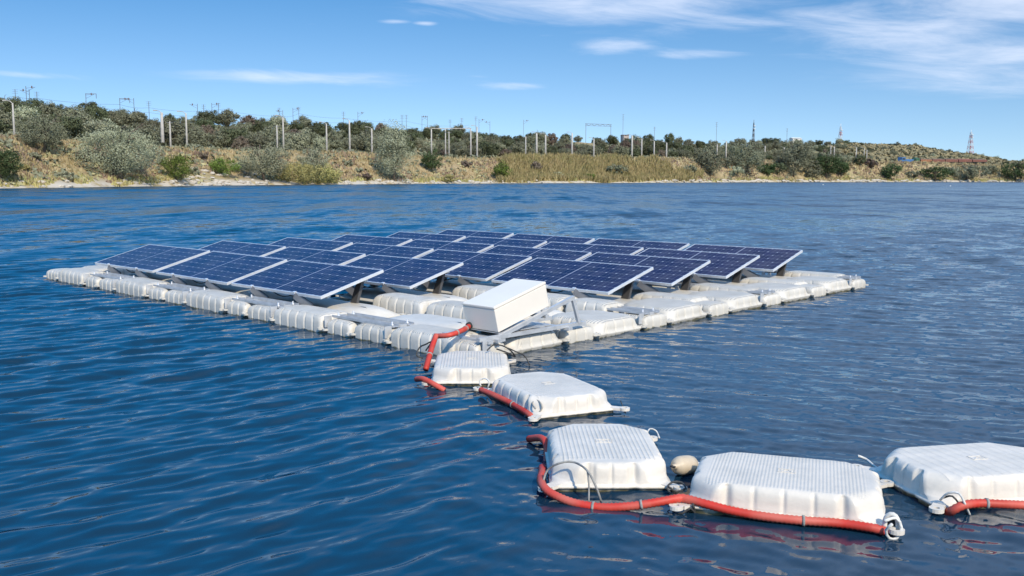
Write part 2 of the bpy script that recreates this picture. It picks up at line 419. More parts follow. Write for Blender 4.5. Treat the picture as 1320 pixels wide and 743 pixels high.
# cloud sheet higher up on the right, out of the picture: it greys the reflections there
sheet = N(nt, 'ShaderNodeMapRange'); sheet.interpolation_type = 'SMOOTHSTEP'
sheet.inputs[1].default_value = -0.12; sheet.inputs[2].default_value = 0.38
nt.links.new(AZ, sheet.inputs[0])
she = N(nt, 'ShaderNodeMapRange'); she.interpolation_type = 'SMOOTHSTEP'; she.inputs[1].default_value = 0.17; she.inputs[2].default_value = 0.36
nt.links.new(EL, she.inputs[0])
sheetm = M(nt, 'MULTIPLY', M(nt, 'MULTIPLY', sheet.outputs[0], she.outputs[0]), 0.62)
pv = N(nt, 'ShaderNodeCombineXYZ')
nt.links.new(M(nt, 'MULTIPLY', AZ, 6.5), pv.inputs[0]); nt.links.new(M(nt, 'ADD', M(nt, 'MULTIPLY', EL, 40.0), M(nt, 'MULTIPLY', AZ, 3.0)), pv.inputs[1])
n1 = N(nt, 'ShaderNodeTexNoise'); n1.inputs['Scale'].default_value = 1.0; n1.inputs['Detail'].default_value = 7; n1.inputs['Roughness'].default_value = 0.62; n1.inputs['Distortion'].default_value = 0.7
nt.links.new(pv.outputs[0], n1.inputs['Vector'])
thr = M(nt, 'SUBTRACT', 0.775, M(nt, 'MULTIPLY', cl, 0.56))
dens = M(nt, 'MULTIPLY', M(nt, 'SUBTRACT', n1.outputs['Fac'], thr), 1.45, clamp=True)
dens = M(nt, 'MULTIPLY', M(nt, 'MULTIPLY', dens, dens), M(nt, 'SUBTRACT', 3.0, M(nt, 'MULTIPLY', dens, 2.0)))
dens = M(nt, 'MULTIPLY', dens, 0.68)
ccol = N(nt, 'ShaderNodeRGB'); ccol.outputs[0].default_value = (6.6, 7.0, 8.0, 1)
dens = M(nt, 'MAXIMUM', dens, M(nt, 'MULTIPLY', sheetm, M(nt, 'ADD', 0.45, M(nt, 'MULTIPLY', n1.outputs['Fac'], 0.6))))
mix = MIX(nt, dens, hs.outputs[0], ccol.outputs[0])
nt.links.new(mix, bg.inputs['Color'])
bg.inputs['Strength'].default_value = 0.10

sun = bpy.data.lights.new('sun', 'SUN'); sun.energy = 2.85; sun.angle = R(0.53); sun.color = (1.0, 0.885, 0.70)
so = bpy.data.objects.new('sun', sun); COL.objects.link(so)
sd = Vector((math.sin(SUN_AZ) * math.cos(SUN_EL), math.cos(SUN_AZ) * math.cos(SUN_EL), math.sin(SUN_EL)))
so.rotation_euler = sd.to_track_quat('Z', 'Y').to_euler(); so.location = (20, -20, 30)

# ------------------------------------------------------------------ camera
cam = bpy.data.cameras.new('camera'); co = bpy.data.objects.new('camera', cam); COL.objects.link(co)
cam.sensor_width = 36; cam.lens = F_PX / 1320 * 36; cam.clip_end = 8000; cam.clip_start = 0.05
mw = Matrix((C_R, C_U, -C_F)).transposed().to_4x4(); mw.translation = Vector((0, 0, CAM_H)); co.matrix_world = mw
S.camera = co
S.view_settings.view_transform = 'Standard'; S.view_settings.look = 'None'; S.view_settings.exposure = 0.6; S.view_settings.gamma = 1
S.cycles.use_denoising = True
S.cycles.max_bounces = 6; S.cycles.diffuse_bounces = 2; S.cycles.glossy_bounces = 4; S.cycles.transmission_bounces = 2; S.cycles.caustics_reflective = False
S.cycles.sample_clamp_indirect = 6

# ------------------------------------------------------------------ water: one sheet of real waves, fading to bump far out
az = np.concatenate([np.linspace(-1.25, -0.62, 70)[:-1], np.linspace(-0.62, 0.62, 720), np.linspace(0.62, 1.25, 70)[1:]])
rr = [0.5]
while rr[-1] < 70: rr.append(rr[-1] * 1.0030 if rr[-1] > 2.2 else rr[-1] * 1.02)
while rr[-1] < 1500: rr.append(rr[-1] * 1.05)
rr = np.array(rr)
AA, RR = np.meshgrid(az, rr)
PX = (RR * np.sin(AA)).astype(np.float32); PY = (RR * np.cos(AA)).astype(np.float32)
H = np.zeros_like(PX)
base_dir = YAW            # the waves run along the panel rows
spac = np.gradient(rr); 
BEAR = np.arctan2(PX, PY)
wA = np.clip((0.16 - BEAR) / 0.34, 0, 1); wA = wA * wA * (3 - 2 * wA)      # the wave train turns behind the line of floats
for fam, n_w, th0, spread, lmid, lsig, sl0 in ((0, 44, base_dir, 0.17, 0.36, 0.36, 0.0235), (0, 40, base_dir, 0.26, 0.16, 0.45, 0.0265), (1, 40, R(-112), 0.30, 0.42, 0.36, 0.0140),
                                               (1, 44, R(-112), 0.34, 0.17, 0.45, 0.0235), (2, 20, R(-85), 0.8, 0.30, 0.6, 0.0110)):
    mask = (wA if fam == 0 else (1 - wA if fam == 1 else np.ones_like(wA))).astype(np.float32)
    for L in np.clip(lmid * np.exp(rng.normal(0, lsig, n_w)), 0.09, 2.2):
        th = th0 + rng.normal(0, spread)
        k = 2 * math.pi / L
        amp = sl0 / k * rng.uniform(0.5, 1.5)
        cut = np.clip((L / spac - 2.2) / 1.6, 0, 1) * np.clip((70 - rr) / 30, 0, 1)
        ph = rng.uniform(0, 6.28)
        a = (k * (PX * math.cos(th) + PY * math.sin(th)) + ph).astype(np.float32)
        H += (amp * cut[:, None]).astype(np.float32) * mask * (np.sin(a) - 0.05 * np.cos(2 * a))
# gusts: patches of livelier and calmer water
G = 1.0 + 0.28 * np.sin(PX * 0.55 + 0.7 * np.sin(PY * 0.31)) * np.sin(PY * 0.42 + 1.3) + 0.18 * np.sin(PX * 0.21 - PY * 0.27)
calm = 1 - 0.45 * np.exp(-(((PX - 1.9) / 2.2) ** 2 + ((PY - 4.2) / 1.6) ** 2))
H *= G * calm
nr, na = PX.shape
V = np.stack([PX, PY, H], -1).reshape(-1, 3)
idx = np.arange(nr * na).reshape(nr, na)
Fc = np.stack([idx[:-1, :-1], idx[:-1, 1:], idx[1:, 1:], idx[1:, :-1]], -1).reshape(-1, 4)[:, ::-1]
m, nt, b = mat('lake water')
b.inputs['Base Color'].default_value = (0.008, 0.031, 0.060, 1); b.inputs['Roughness'].default_value = 0.04; b.inputs['IOR'].default_value = 1.333
tc = N(nt, 'ShaderNodeTexCoord')
mp = N(nt, 'ShaderNodeMapping'); mp.inputs['Rotation'].default_value = (0, 0, -base_dir)
nt.links.new(tc.outputs['Object'], mp.inputs['Vector'])


def wnoise(sx, sy, sc, det):
    q = N(nt, 'ShaderNodeMapping'); q.inputs['Scale'].default_value = (sx, sy, 1); nt.links.new(mp.outputs[0], q.inputs['Vector'])
    n = N(nt, 'ShaderNodeTexNoise'); n.inputs['Scale'].default_value = sc; n.inputs['Detail'].default_value = det; n.inputs['Roughness'].default_value = 0.55; n.inputs['Distortion'].default_value = 0.4
    nt.links.new(q.outputs[0], n.inputs['Vector']); return n.outputs['Fac']


geo = N(nt, 'ShaderNodeNewGeometry')
ln = N(nt, 'ShaderNodeVectorMath'); ln.operation = 'LENGTH'; nt.links.new(tc.outputs['Object'], ln.inputs[0])
far = N(nt, 'ShaderNodeMapRange'); far.inputs[1].default_value = 14; far.inputs[2].default_value = 60; nt.links.new(ln.outputs['Value'], far.inputs[0])


def slopes(sx, sy, sc, det, rough, k):
    """two independent surface slopes from noise, k = strength"""
    q = N(nt, 'ShaderNodeMapping'); q.inputs['Scale'].default_value = (sx, sy, 1); nt.links.new(mp.outputs[0], q.inputs['Vector'])
    n = N(nt, 'ShaderNodeTexNoise'); n.inputs['Scale'].default_value = sc; n.inputs['Detail'].default_value = det; n.inputs['Roughness'].default_value = rough
    nt.links.new(q.outputs[0], n.inputs['Vector'])
    v = N(nt, 'ShaderNodeVectorMath'); v.operation = 'SUBTRACT'; v.inputs[1].default_value = (.5, .5, .5); nt.links.new(n.outputs['Color'], v.inputs[0])
    v2 = N(nt, 'ShaderNodeVectorMath'); v2.operation = 'MULTIPLY'; v2.inputs[1].default_value = (1, 1, 0); nt.links.new(v.outputs[0], v2.inputs[0])
    v3 = N(nt, 'ShaderNodeVectorMath'); v3.operation = 'SCALE'; nt.links.new(v2.outputs[0], v3.inputs[0])
    if isinstance(k, float): v3.inputs['Scale'].default_value = k
    else: nt.links.new(k, v3.inputs['Scale'])
    return v3.outputs[0]


def vadd(a, b_):
    v = N(nt, 'ShaderNodeVectorMath'); v.operation = 'ADD'; nt.links.new(a, v.inputs[0]); nt.links.new(b_, v.inputs[1]); return v.outputs[0]


mid = N(nt, 'ShaderNodeMapRange'); mid.inputs[1].default_value = 5; mid.inputs[2].default_value = 22; nt.links.new(ln.outputs['Value'], mid.inputs[0])
sl = vadd(slopes(1.0, 0.4, 9.0, 5, 0.6, 0.34), slopes(1.0, 0.40, 1.3, 6, 0.66, M(nt, 'MULTIPLY', mid.outputs[0], 0.80)))
sl = vadd(sl, slopes(1.0, 0.8, 0.11, 5, 0.75, M(nt, 'MULTIPLY', far.outputs[0], 1.15)))
mp2 = N(nt, 'ShaderNodeMapping'); nt.links.new(tc.outputs['Object'], mp2.inputs['Vector'])
mp = mp2                 # wave groups drawn out down the lake
sl = vadd(sl, slopes(1.0, 0.085, 1.0, 3, 0.6, M(nt, 'MULTIPLY', mid.outputs[0], 0.50)))
sl = vadd(sl, slopes(0.5, 0.03, 1.0, 3, 0.6, M(nt, 'MULTIPLY', far.outputs[0], 0.40)))
lee = N(nt, 'ShaderNodeVectorMath'); lee.operation = 'SCALE'; lee.inputs[0].default_value = (0.0, -0.07, 0.0)     # steeper lee faces of the wind waves
nt.links.new(mid.outputs[0], lee.inputs['Scale'])
nn = vadd(vadd(geo.outputs['Normal'], sl), lee.outputs[0])
vn_ = N(nt, 'ShaderNodeVectorMath'); vn_.operation = 'NORMALIZE'; nt.links.new(nn, vn_.inputs[0])
nt.links.new(vn_.outputs[0], b.inputs['Normal'])
nt.links.new(M(nt, 'ADD', 0.035, M(nt, 'MULTIPLY', far.outputs[0], 0.15)), b.inputs['Roughness'])   # waves too small to model far out
wo = link('water', np_mesh('water', V, Fc, m, True)); tag(wo, kind='structure')


def wave_z(x, y):
    return 0.0


# ------------------------------------------------------------------ far shore: terrain as one sheet
TX = np.array([-1400, -600, -200, 0, 200, 440, 640, 800, 900, 1000, 1100, 1180, 1250, 1300, 1400, 1600, 2400], float)
T0 = np.array([150, 145, 146, 149, 178, 225, 285, 337, 400, 472, 530, 585, 625, 653, 690, 740, 800], float)
T1 = np.array([175, 172, 173, 176, 204, 256, 318, 372, 436, 508, 566, 622, 662, 692, 735, 790, 860], float)
HB = np.array([8.0, 8.2, 8.3, 7.6, 7.2, 8.0, 7.8, 9.2, 9.6, 10.2, 11.2, 11.4, 11.0, 9.5, 7.0, 5.0, 4.0], float)
T2 = np.array([270, 270, 270, 272, 305, 355, 425, 482, 545, 620, 700, 745, 785, 810, 840, 900, 980], float)
HR = np.array([15.5, 16.0, 16.5, 16.5, 16.6, 16.6, 18.4, 18.0, 18.6, 21.2, 24.0, 23.0, 18.2, 13.5, 10.0, 7.0, 5.0], float)


def sstep(t):
    t = np.clip(t, 0, 1); return t * t * (3 - 2 * t)


def bearing_px(x, y):
    return 660 + 1229.36 * x / np.maximum(y, 1e-3) / 0.99337


def bumps(x, y):
    return (0.35 * np.sin(x * 0.21 + 1.1 * np.sin(y * 0.13)) * np.sin(y * 0.17 + 0.6) + 0.22 * np.sin(x * 0.53 + y * 0.41) * np.sin(y * 0.37 - x * 0.11)
            + 0.8 * np.sin(x * 0.047 + 2.0) * np.sin(y * 0.039 + x * 0.021))


def ground(x, y):
    px = bearing_px(x, y); r = np.hypot(x, y)
    t0 = np.interp(px, TX, T0) + 1.2 * np.sin(px * 0.05) + 0.8 * np.sin(px * 0.13 + 1)
    t1 = np.interp(px, TX, T1); hb = np.interp(px, TX, HB); t2 = np.interp(px, TX, T2); hr = np.interp(px, TX, HR)
    s = r - t0
    beach = 0.9 * np.clip(s / 4.0, -3, 1)
    bank = 0.9 + (hb - 0.9) * sstep((s - 3.0) / np.maximum(t1 - t0 - 3.0, 1))
    z = np.where(s < 3.6, beach, np.maximum(bank, beach))
    u = (r - t1 - 9) / np.maximum(t2 - t1 - 9, 1)
    z = np.where(u > 0, hb + (hr - hb) * sstep(u * 0.98), z)
    z = np.where(r > t2, hr - (hr - 3) * sstep((r - t2) / 180), z)
    w = np.clip(s / 12, 0, 1) * np.clip((260 - (r - t2)) / 200, 0.0, 1)
    # flat bench for poles and track
    bench = np.exp(-((r - t1 - 4) / 7) ** 2)
    return z + bumps(x, y) * w * (1 - 0.75 * bench)


ab = np.linspace(-0.95, 0.95, 520)
rb = np.concatenate([np.arange(125, 1000, 2.2), np.linspace(1000, 3500, 40)])
AB, RB = np.meshgrid(ab, rb)
GX = RB * np.sin(AB); GY = RB * np.cos(AB); GZ = ground(GX, GY)
nr, na = GX.shape
idx = np.arange(nr * na).reshape(nr, na)
Fc = np.stack([idx[:-1, :-1], idx[:-1, 1:], idx[1:, 1:], idx[1:, :-1]], -1).reshape(-1, 4)[:, ::-1]
m, nt, b = mat('dry lakeside soil')
tc = N(nt, 'ShaderNodeTexCoord')


def tn(sc, det=5):
    n = N(nt, 'ShaderNodeTexNoise'); n.inputs['Scale'].default_value = sc; n.inputs['Detail'].default_value = det
    nt.links.new(tc.outputs['Object'], n.inputs['Vector']); return n.outputs['Fac']


def ramp(f, a, b_):
    q = N(nt, 'ShaderNodeMapRange'); q.inputs[1].default_value = a; q.inputs[2].default_value = b_; nt.links.new(f, q.inputs[0]); return q.outputs[0]


col = MIX(nt, ramp(tn(0.06), 0.4, 0.62), (0.34, 0.26, 0.145), (0.29, 0.25, 0.12))
col = MIX(nt, ramp(tn(0.25), 0.45, 0.65), col, (0.44, 0.35, 0.20))
col = MIX(nt, ramp(tn(0.9), 0.5, 0.7), col, (0.25, 0.19, 0.12))
sz = N(nt, 'ShaderNodeSeparateXYZ'); nt.links.new(tc.outputs['Object'], sz.inputs[0])
stony = M(nt, 'MULTIPLY', ramp(sz.outputs[2], 1.5, 0.5), ramp(tn(0.35), 0.38, 0.5))
col = MIX(nt, stony, col, (0.50, 0.45, 0.37))
nt.links.new(col, b.inputs['Base Color']); b.inputs['Roughness'].default_value = 0.95; b.inputs['Specular IOR Level'].default_value = 0.1
tag(link('hills', np_mesh('hills', np.stack([GX, GY, GZ], -1).reshape(-1, 3), Fc, m, True)), kind='structure')


def place_px(px, py, r_from=0.0, r_to=1.0):
    """the nearest spot of the far shore that shows at this pixel"""
    t0 = float(np.interp(px, TX, T0)); t2 = float(np.interp(px, TX, T2)) + 20
    rs = np.linspace(t0 - 2, t2, 700)
    a = math.atan((px - 660) / 1229.36 * 0.99337)
    xs = rs * math.sin(a); ys = rs * math.cos(a); zs = ground(xs, ys)
    yh = 229.25 + ROLL * (px - 660)
    yy = yh + (CAM_H - zs) / (ys * 0.99337) * 1229.36
    ok = np.where(yy <= py)[0]
    i = int(ok[0]) if len(ok) else int(np.argmin(yy))
    return Vector((xs[i], ys[i], zs[i])), float(rs[i])


def place_r(px, r):
    a = math.atan((px - 660) / 1229.36 * 0.99337)
    x, y = r * math.sin(a), r * math.cos(a)
    return Vector((x, y, float(ground(np.array(x), np.array(y)))))


def m_per_px(p):
    return p.y / 1229.36


# ------------------------------------------------------------------ trees and bushes
def quads(P, size, nrm=None, aspect=1.0, r=rng):
    """leaf-sized faces at P with random tilt"""
    n = len(P)
    a = r.normal(size=(n, 3)); a /= np.linalg.norm(a, axis=1)[:, None]
    if nrm is not None:
        a = a * 0.42 + nrm; a /= np.linalg.norm(a, axis=1)[:, None]
    t = r.normal(size=(n, 3)); t -= a * (t * a).sum(1)[:, None]; t /= np.linalg.norm(t, axis=1)[:, None]
    bb = np.cross(a, t)
    s = (size * r.uniform(0.6, 1.4, n))[:, None]
    t = t * s; bb = bb * s * aspect
    V = np.stack([P - t, P - bb * 0.55 + t * 0.1, P + t, P + bb * 0.55 + t * 0.1], 1).reshape(-1, 3)
    return V


def crown_mesh(name, w, h, nclump, nleaf, leaf, mt, r, base=0.12, pointed=0.0, droop=0.0):
    """crown of leaf clumps: ellipsoid volume w wide, h high, its foot at z = 0"""
    Vs = []
    lp = r.uniform(0, 6.28)
    cs = []
    while len(cs) < nclump:
        p = r.uniform(-1, 1, 3)
        if np.linalg.norm(p) > 1: continue
        lob = 0.80 + 0.28 * math.sin(3 * math.atan2(p[1], p[0]) + lp) * math.cos(2.3 * p[2] + lp)
        q = p / max(np.linalg.norm(p), 1e-3) * np.linalg.norm(p) ** 0.45 * lob
        zr = (q[2] + 1) / 2
        shrink = (1 - pointed * zr)
        cs.append((q[0] * w * 0.40 * shrink, q[1] * w * 0.40 * shrink, h * (base + (0.84 - base) * zr)))
    for (cx, cy, cz) in cs:
        cr_ = min(w, h) * r.uniform(0.08, 0.23)
        n = int(nleaf / nclump * r.uniform(0.7, 1.3))
        d = r.normal(size=(n, 3)); d /= np.linalg.norm(d, axis=1)[:, None]
        rad = cr_ * r.uniform(0.55, 1.12, n)[:, None]
        P = np.array([cx, cy, cz]) + d * rad * np.array([1.0, 1.0, 0.85])
        P[:, 2] -= droop * r.uniform(0, 1, n)
        P[:, 2] = np.maximum(P[:, 2], 0.05 * h * r.uniform(0.2, 1.5, n))
        Vs.append(quads(P, leaf, d, 1.0, r))
    V = np.concatenate(Vs)
    return np_mesh(name, V, np.arange(len(V)).reshape(-1, 4), mt)


def trunk_mesh(name, h, r0, r, spread):
    mb = MB()
    top = Vector((r.uniform(-.1, .1) * h, r.uniform(-.1, .1) * h, h * 0.55))
    mb.tube([(0, 0, -0.4), (top.x * .4, top.y * .4, h * .25), top], r0, 7, [r0, r0 * .8, r0 * .5])
    for i in range(5):
        a = r.uniform(0, 6.28)
        e = top + Vector((math.cos(a) * spread, math.sin(a) * spread, h * r.uniform(.1, .35)))
        st = top * r.uniform(.55, 1.0)
        mb.tube([st, (st + e) * .5 + Vector((0, 0, .15 * h)), e], r0 * .4, 5, [r0 * .45, r0 * .3, r0 * .1])
    return mb.mesh(name, MT['trunk'])


def make_tree(name, loc, w, h, mt, nclump, nleaf, leaf, label, cat, group=None, seed=0, pointed=0.0, base=0.12, trunk=True):
    r = np.random.default_rng(seed + 100)
    root = empty(name, loc, r.uniform(0, 6.28))
    link('crown', crown_mesh('crown', w, h, nclump, nleaf, leaf, MT[mt], r, base, pointed), root)
    if trunk: link('trunk', trunk_mesh('trunk', h, max(0.05 * w * 0.5, 0.06), r, w * .25), root)
    tag(root, label, cat, group)
    return root


# bushes one can tell apart along the bank: px, foot y, width px, height px, leaves, ...
BUSH = [
    ('bush', 155, 233, 104, 66, 'l_olive', 0.0, 'largest silvery olive bush, broad and rounded, by the water at the left', 'bush'),
    ('bush', 228, 234, 40, 36, 'l_green', 0.0, 'fresh green bush just right of the largest silvery bush', 'bush'),
    ('bush', 287, 227, 40, 24, 'l_green', 0.0, 'low green and yellow bush above the pale stony bank', 'bush'),
    ('bush', 340, 233, 62, 46, 'l_olive', 0.0, 'silvery grey bush right of the pale stony bank', 'bush'),
    ('reed_clump', 383, 239, 72, 30, 'l_yellow', 0.0, 'yellow-green reed clump at the water below the silvery grey bush', 'reeds'),
    ('bush', 402, 230, 46, 38, 'l_olive', 0.2, 'pale olive bush rising behind the yellow-green reed clump', 'bush'),
    ('reed_clump', 420, 239, 46, 26, 'l_yellow', 0.0, 'smaller yellow reed clump at the right end of the reeds', 'reeds'),
    ('olive_tree', 507, 234, 58, 70, 'l_olive', 0.55, 'tall pointed silvery tree standing alone on the bank', 'tree'),
    ('bush', 556, 222, 30, 26, 'l_midgreen', 0.0, 'small round bottle-green bush right of the pointed silvery tree', 'bush'),
    ('bush', 646, 233, 24, 24, 'l_green', 0.0, 'green bush at the left edge of the long reed bed', 'bush'),
    ('bush', 2, 234, 44, 44, 'l_midgreen', 0.0, 'green bush cut by the left edge of the picture', 'bush'),
    ('bush', 58, 197, 66, 42, 'l_grey', 0.0, 'wide grey-green bush behind the dry grass at far left', 'bush'),
    ('bush', 795, 227, 30, 15, 'l_grey', 0.0, 'low dark shrub inside the long reed bed', 'bush'),
    ('bush', 690, 222, 16, 13, 'l_brown', 0.0, 'small brown shrub near the left of the reed bed', 'bush'),
    ('bush', 915, 227, 36, 30, 'l_grey', 0.0, 'grey-green bush at the right end of the reed bed', 'bush'),
    ('bush', 962, 226, 46, 40, 'l_grey', 0.0, 'tall grey-green bush over the brown bank', 'bush'),
    ('bush', 988, 227, 26, 18, 'l_midgreen', 0.0, 'low dark green bush under the tall grey-green bush', 'bush'),
    ('bush', 1022, 228, 44, 44, 'l_grey', 0.0, 'high grey bush right of the orange earth patch', 'bush'),
    ('bush', 1064, 229, 42, 30, 'l_midgreen', 0.0, 'dark green bush by the poles near the right slope', 'bush'),
    ('bush', 1145, 232, 26, 22, 'l_midgreen', 0.0, 'round almost black bush alone below the train', 'bush'),
    ('bush', 1205, 233, 46, 18, 'l_midgreen', 0.0, 'low green bush at the water under the red wagons', 'bush'),
    ('bush', 1245, 233, 54, 20, 'l_grey', 0.0, 'wide low green bush under the last wagon', 'bush'),
    ('bush', 1308, 234, 44, 24, 'l_midgreen', 0.0, 'green bush on the shore at the far right end', 'bush'),
    ('bush', 1335, 234, 44, 22, 'l_grey', 0.0, 'grey bush past the right end of the shore', 'bush'),
]
for i, (nm, px, py, wp, hp, mt, pt, lab, cat) in enumerate(BUSH[:-1]):
    p, r_ = place_px(px, py)
    q = m_per_px(p)
    w, h = wp * q * 1.28, hp * q * 1.24
    n = int(min(22000, max(2600, 3.4 * wp * hp)))
    make_tree(nm, p - Vector((0, 0, 0.3)), w, h, mt, max(34, int(wp * 1.5)), n, max(0.85 * q, 0.11), lab, cat, 'shrubs along the far bank', 500 + i, pt, 0.10, trunk=(nm != 'reed_clump'))

# more shrubs that close up into a thicket where the wood comes down to the shore on the right
MORE = [(905, 214, 26, 16, 'l_grey'), (935, 216, 28, 18, 'l_grey'), (946, 228, 24, 16, 'l_olive'), (975, 214, 30, 22, 'l_grey'), (1000, 226, 26, 18, 'l_dark'), (1010, 216, 22, 14, 'l_brown'), (1038, 214, 30, 22, 'l_grey'), (1046, 230, 30, 24, 'l_grey'),
        (1062, 216, 24, 20, 'l_olive'), (1082, 228, 26, 22, 'l_midgreen'), (1086, 214, 24, 16, 'l_grey'), (1105, 214, 22, 15, 'l_dark'), (1120, 216, 20, 12, 'l_brown'), (890, 224, 20, 12, 'l_olive'), (720, 230, 16, 10, 'l_olive'), (760, 232, 18, 9, 'l_green'),
        (600, 216, 16, 10, 'l_brown'), (578, 236, 26, 12, 'l_yellow'), (470, 232, 20, 10, 'l_brown'), (450, 214, 18, 9, 'l_olive'), (462, 222, 14, 8, 'l_olive'), (308, 222, 26, 18, 'l_olive'), (262, 205, 20, 10, 'l_brown'), (250, 226, 16, 12, 'l_olive'),
        (110, 208, 26, 18, 'l_brown'), (86, 232, 22, 14, 'l_olive'), (30, 220, 22, 10, 'l_yellow'), (45, 206, 20, 12, 'l_olive'), (190, 203, 26, 16, 'l_grey'), (208, 214, 18, 14, 'l_olive'), (1175, 230, 22, 10, 'l_grey'), (1228, 226, 26, 12, 'l_olive'), (1275, 226, 30, 14, 'l_grey')]
CN = {'l_grey': 'grey-green', 'l_olive': 'pale olive', 'l_dark': 'dark green', 'l_brown': 'brownish', 'l_midgreen': 'bottle-green', 'l_green': 'fresh green', 'l_yellow': 'yellowish'}
MORE.sort(); seen_ = {}
for i, (px, py, wp, hp, mt) in enumerate(MORE):
    p, r_ = place_px(px, py); q = m_per_px(p)
    seen_[mt] = seen_.get(mt, 0) + 1
    make_tree('shrub', p - Vector((0, 0, 0.3)), wp * q * 1.14, hp * q * 1.15, mt, max(22, int(wp * 0.9)), int(max(1800, 4.0 * wp * hp)), max(0.8 * q, 0.12),
              f'small {CN[mt]} shrub on the far bank, {ORD[seen_[mt] - 1]} such from the left', 'shrub', 'small shrubs on the far bank', 700 + i, 0.0, 0.10, trunk=False)

# woodland on the hill: a few crowns of each kind, then copies
KINDS = [('l_grey', 'grey-green olive tree'), ('l_grey', 'grey-green olive tree'), ('l_dark', 'dark evergreen tree'), ('l_olive', 'pale silvery tree'), ('l_brown', 'brownish half-bare tree'), ('l_dark', 'dark evergreen tree')]
protos = []
for i, (mt, kn) in enumerate(KINDS):
    r = np.random.default_rng(900 + i)
    w, h = 7.8, 6.5 if i != 5 else 7.3
    protos.append((crown_mesh('crown', w, h, 46, 4600, 0.19, MT[mt], r, 0.10), trunk_mesh('trunk', h, 0.16, r, 1.8), kn, mt))
tree_rows = [(-0.01, 'at the foot of the wood on the far hill', 1.0), (0.16, 'low on the far wooded hill', 1.05), (0.36, 'halfway up the far wooded hill', 1.0), (0.60, 'high on the far wooded hill', 1.0), (0.90, 'on the skyline of the far hill', 0.95)]
ntree = 0
for ri, (fr, place, sc) in enumerate(tree_rows):
    px = -70.0 + 9 * ri
    while px < 1345:
        t1 = float(np.interp(px, TX, T1)) + 14; t2 = float(np.interp(px, TX, T2))
        r_ = t1 + (t2 - t1) * (fr + random.uniform(-.07, .07))
        q = r_ * math.cos(math.atan((px - 660) / 1229)) / 1229
        size = sc * random.uniform(0.75, 1.25) * (0.95 if px < 1000 else 0.85)
        step = 7.0 * size / q * random.uniform(0.62, 0.95) 
        if px > 1090: size *= 0.78; step *= 1.25
        skip = (ri == 0 and (random.random() < 0.22)) or (px > 1120 and ri in (0, 1)) or (px > 1255 and random.random() < .35)
        skip = skip or (ri == 1 and (985 < px < 1012)) or (ri in (3,) and (738 < px < 762)) or (ri == 4 and random.random() < .1)
        if not skip:
            wts = [3, 3, 1.6, 1.5, 1.0, 1.2] if px < 900 else [4, 4, 1, 1.2, .6, .6]
            if ri >= 3: wts = [2.5, 2.5, 2.6, .8, .9, 2.2] if px < 900 else [4, 4, 1.6, 1.2, .6, 1.2]
            cm, tm, kn, mt = random.choices(protos, wts)[0]
            p = place_r(px, r_)
            root = empty('hill_tree', p - Vector((0, 0, 0.4)), random.uniform(0, 6.28))
            root.scale = (size * random.uniform(.85, 1.15), size * random.uniform(.85, 1.15), size * random.uniform(.8, 1.15))
            link('crown', cm, root); link('trunk', tm, root)
            side = 'left part' if px < 440 else ('middle part' if px < 880 else 'right part')
            tag(root, f'{kn} {place}, {side}', 'tree', f'{kn}s {place}, {side}')
            ntree += 1
        px += step
print('trees', ntree)


# low scrub between the trunks and on the right-hand slope: too many to count
def scatter(name, n, px_rng, t_rng, wfun, mt, hgt, wid, seed, base='T1', keep=None, quad=False):
    r = np.random.default_rng(seed)
    px = r.uniform(px_rng[0], px_rng[1], n)
    t0 = np.interp(px, TX, T0); t1 = np.interp(px, TX, T1); t2 = np.interp(px, TX, T2)
    u = r.uniform(t_rng[0], t_rng[1], n)
    rr_ = t0 + (t1 - t0) * u if base == 'T0' else t1 + (t2 - t1) * u
    a = np.arctan((px - 660) / 1229.36 * 0.99337)
    x = rr_ * np.sin(a); y = rr_ * np.cos(a)
    if keep is not None:
        kk = keep(px, u, x, y, r); px, u, x, y, rr_ = px[kk], u[kk], x[kk], y[kk], rr_[kk]
    z = ground(x, y)
    n = len(x)
    sc = (rr_ / 250.0) ** 0.5
    hh = hgt * r.uniform(0.5, 1.3, n) * sc; ww = wid * r.uniform(0.6, 1.4, n) * sc
    P = np.stack([x, y, z - 0.1], -1)
    if quad:
        P[:, 2] += hh * 0.6
        d = r.normal(size=(n * 7, 3)); d /= np.linalg.norm(d, axis=1)[:, None]; d[:, 2] = np.abs(d[:, 2])
        PP = np.repeat(P, 7, 0) + d * np.repeat(np.stack([ww, ww, hh * .6], -1), 7, 0) * 0.8
        PP[:, 2] -= np.repeat(hh * .4, 7)
        V = quads(PP, float(np.mean(ww)) * 0.42, d, 1.0, r)
        return tag(link(name, np_mesh(name, V, np.arange(len(V)).reshape(-1, 4), MT[mt])), kind='stuff')
    # tuft: three leaning blades
    Vs = []
    for k in range(3):
        an = r.uniform(0, 6.28, n); lean = r.normal(0, 0.28, (n, 2)) * hh[:, None]
        side = np.stack([np.cos(an), np.sin(an), np.zeros(n)], -1) * (ww / 2)[:, None]
        off = np.stack([r.normal(0, .35, n) * ww, r.normal(0, .35, n) * ww, np.zeros(n)], -1)
        tip = np.stack([lean[:, 0], lean[:, 1], hh * r.uniform(.6, 1.1, n)], -1)
        Vs.append(np.stack([P + off - side, P + off + side, P + off + tip], 1))
    V = np.stack(Vs, 1).reshape(-1, 3)
    return tag(link(name, np_mesh(name, V, np.arange(len(V)).reshape(-1, 3), MT[mt])), kind='stuff')


def patch(px, x, y, f, ph, lo):
    return (np.sin(px * f + ph) + np.sin(px * f * 2.3 + 1.7 * ph + y * 0.09) + np.sin(x * 0.16 + y * 0.21 + ph)) > lo


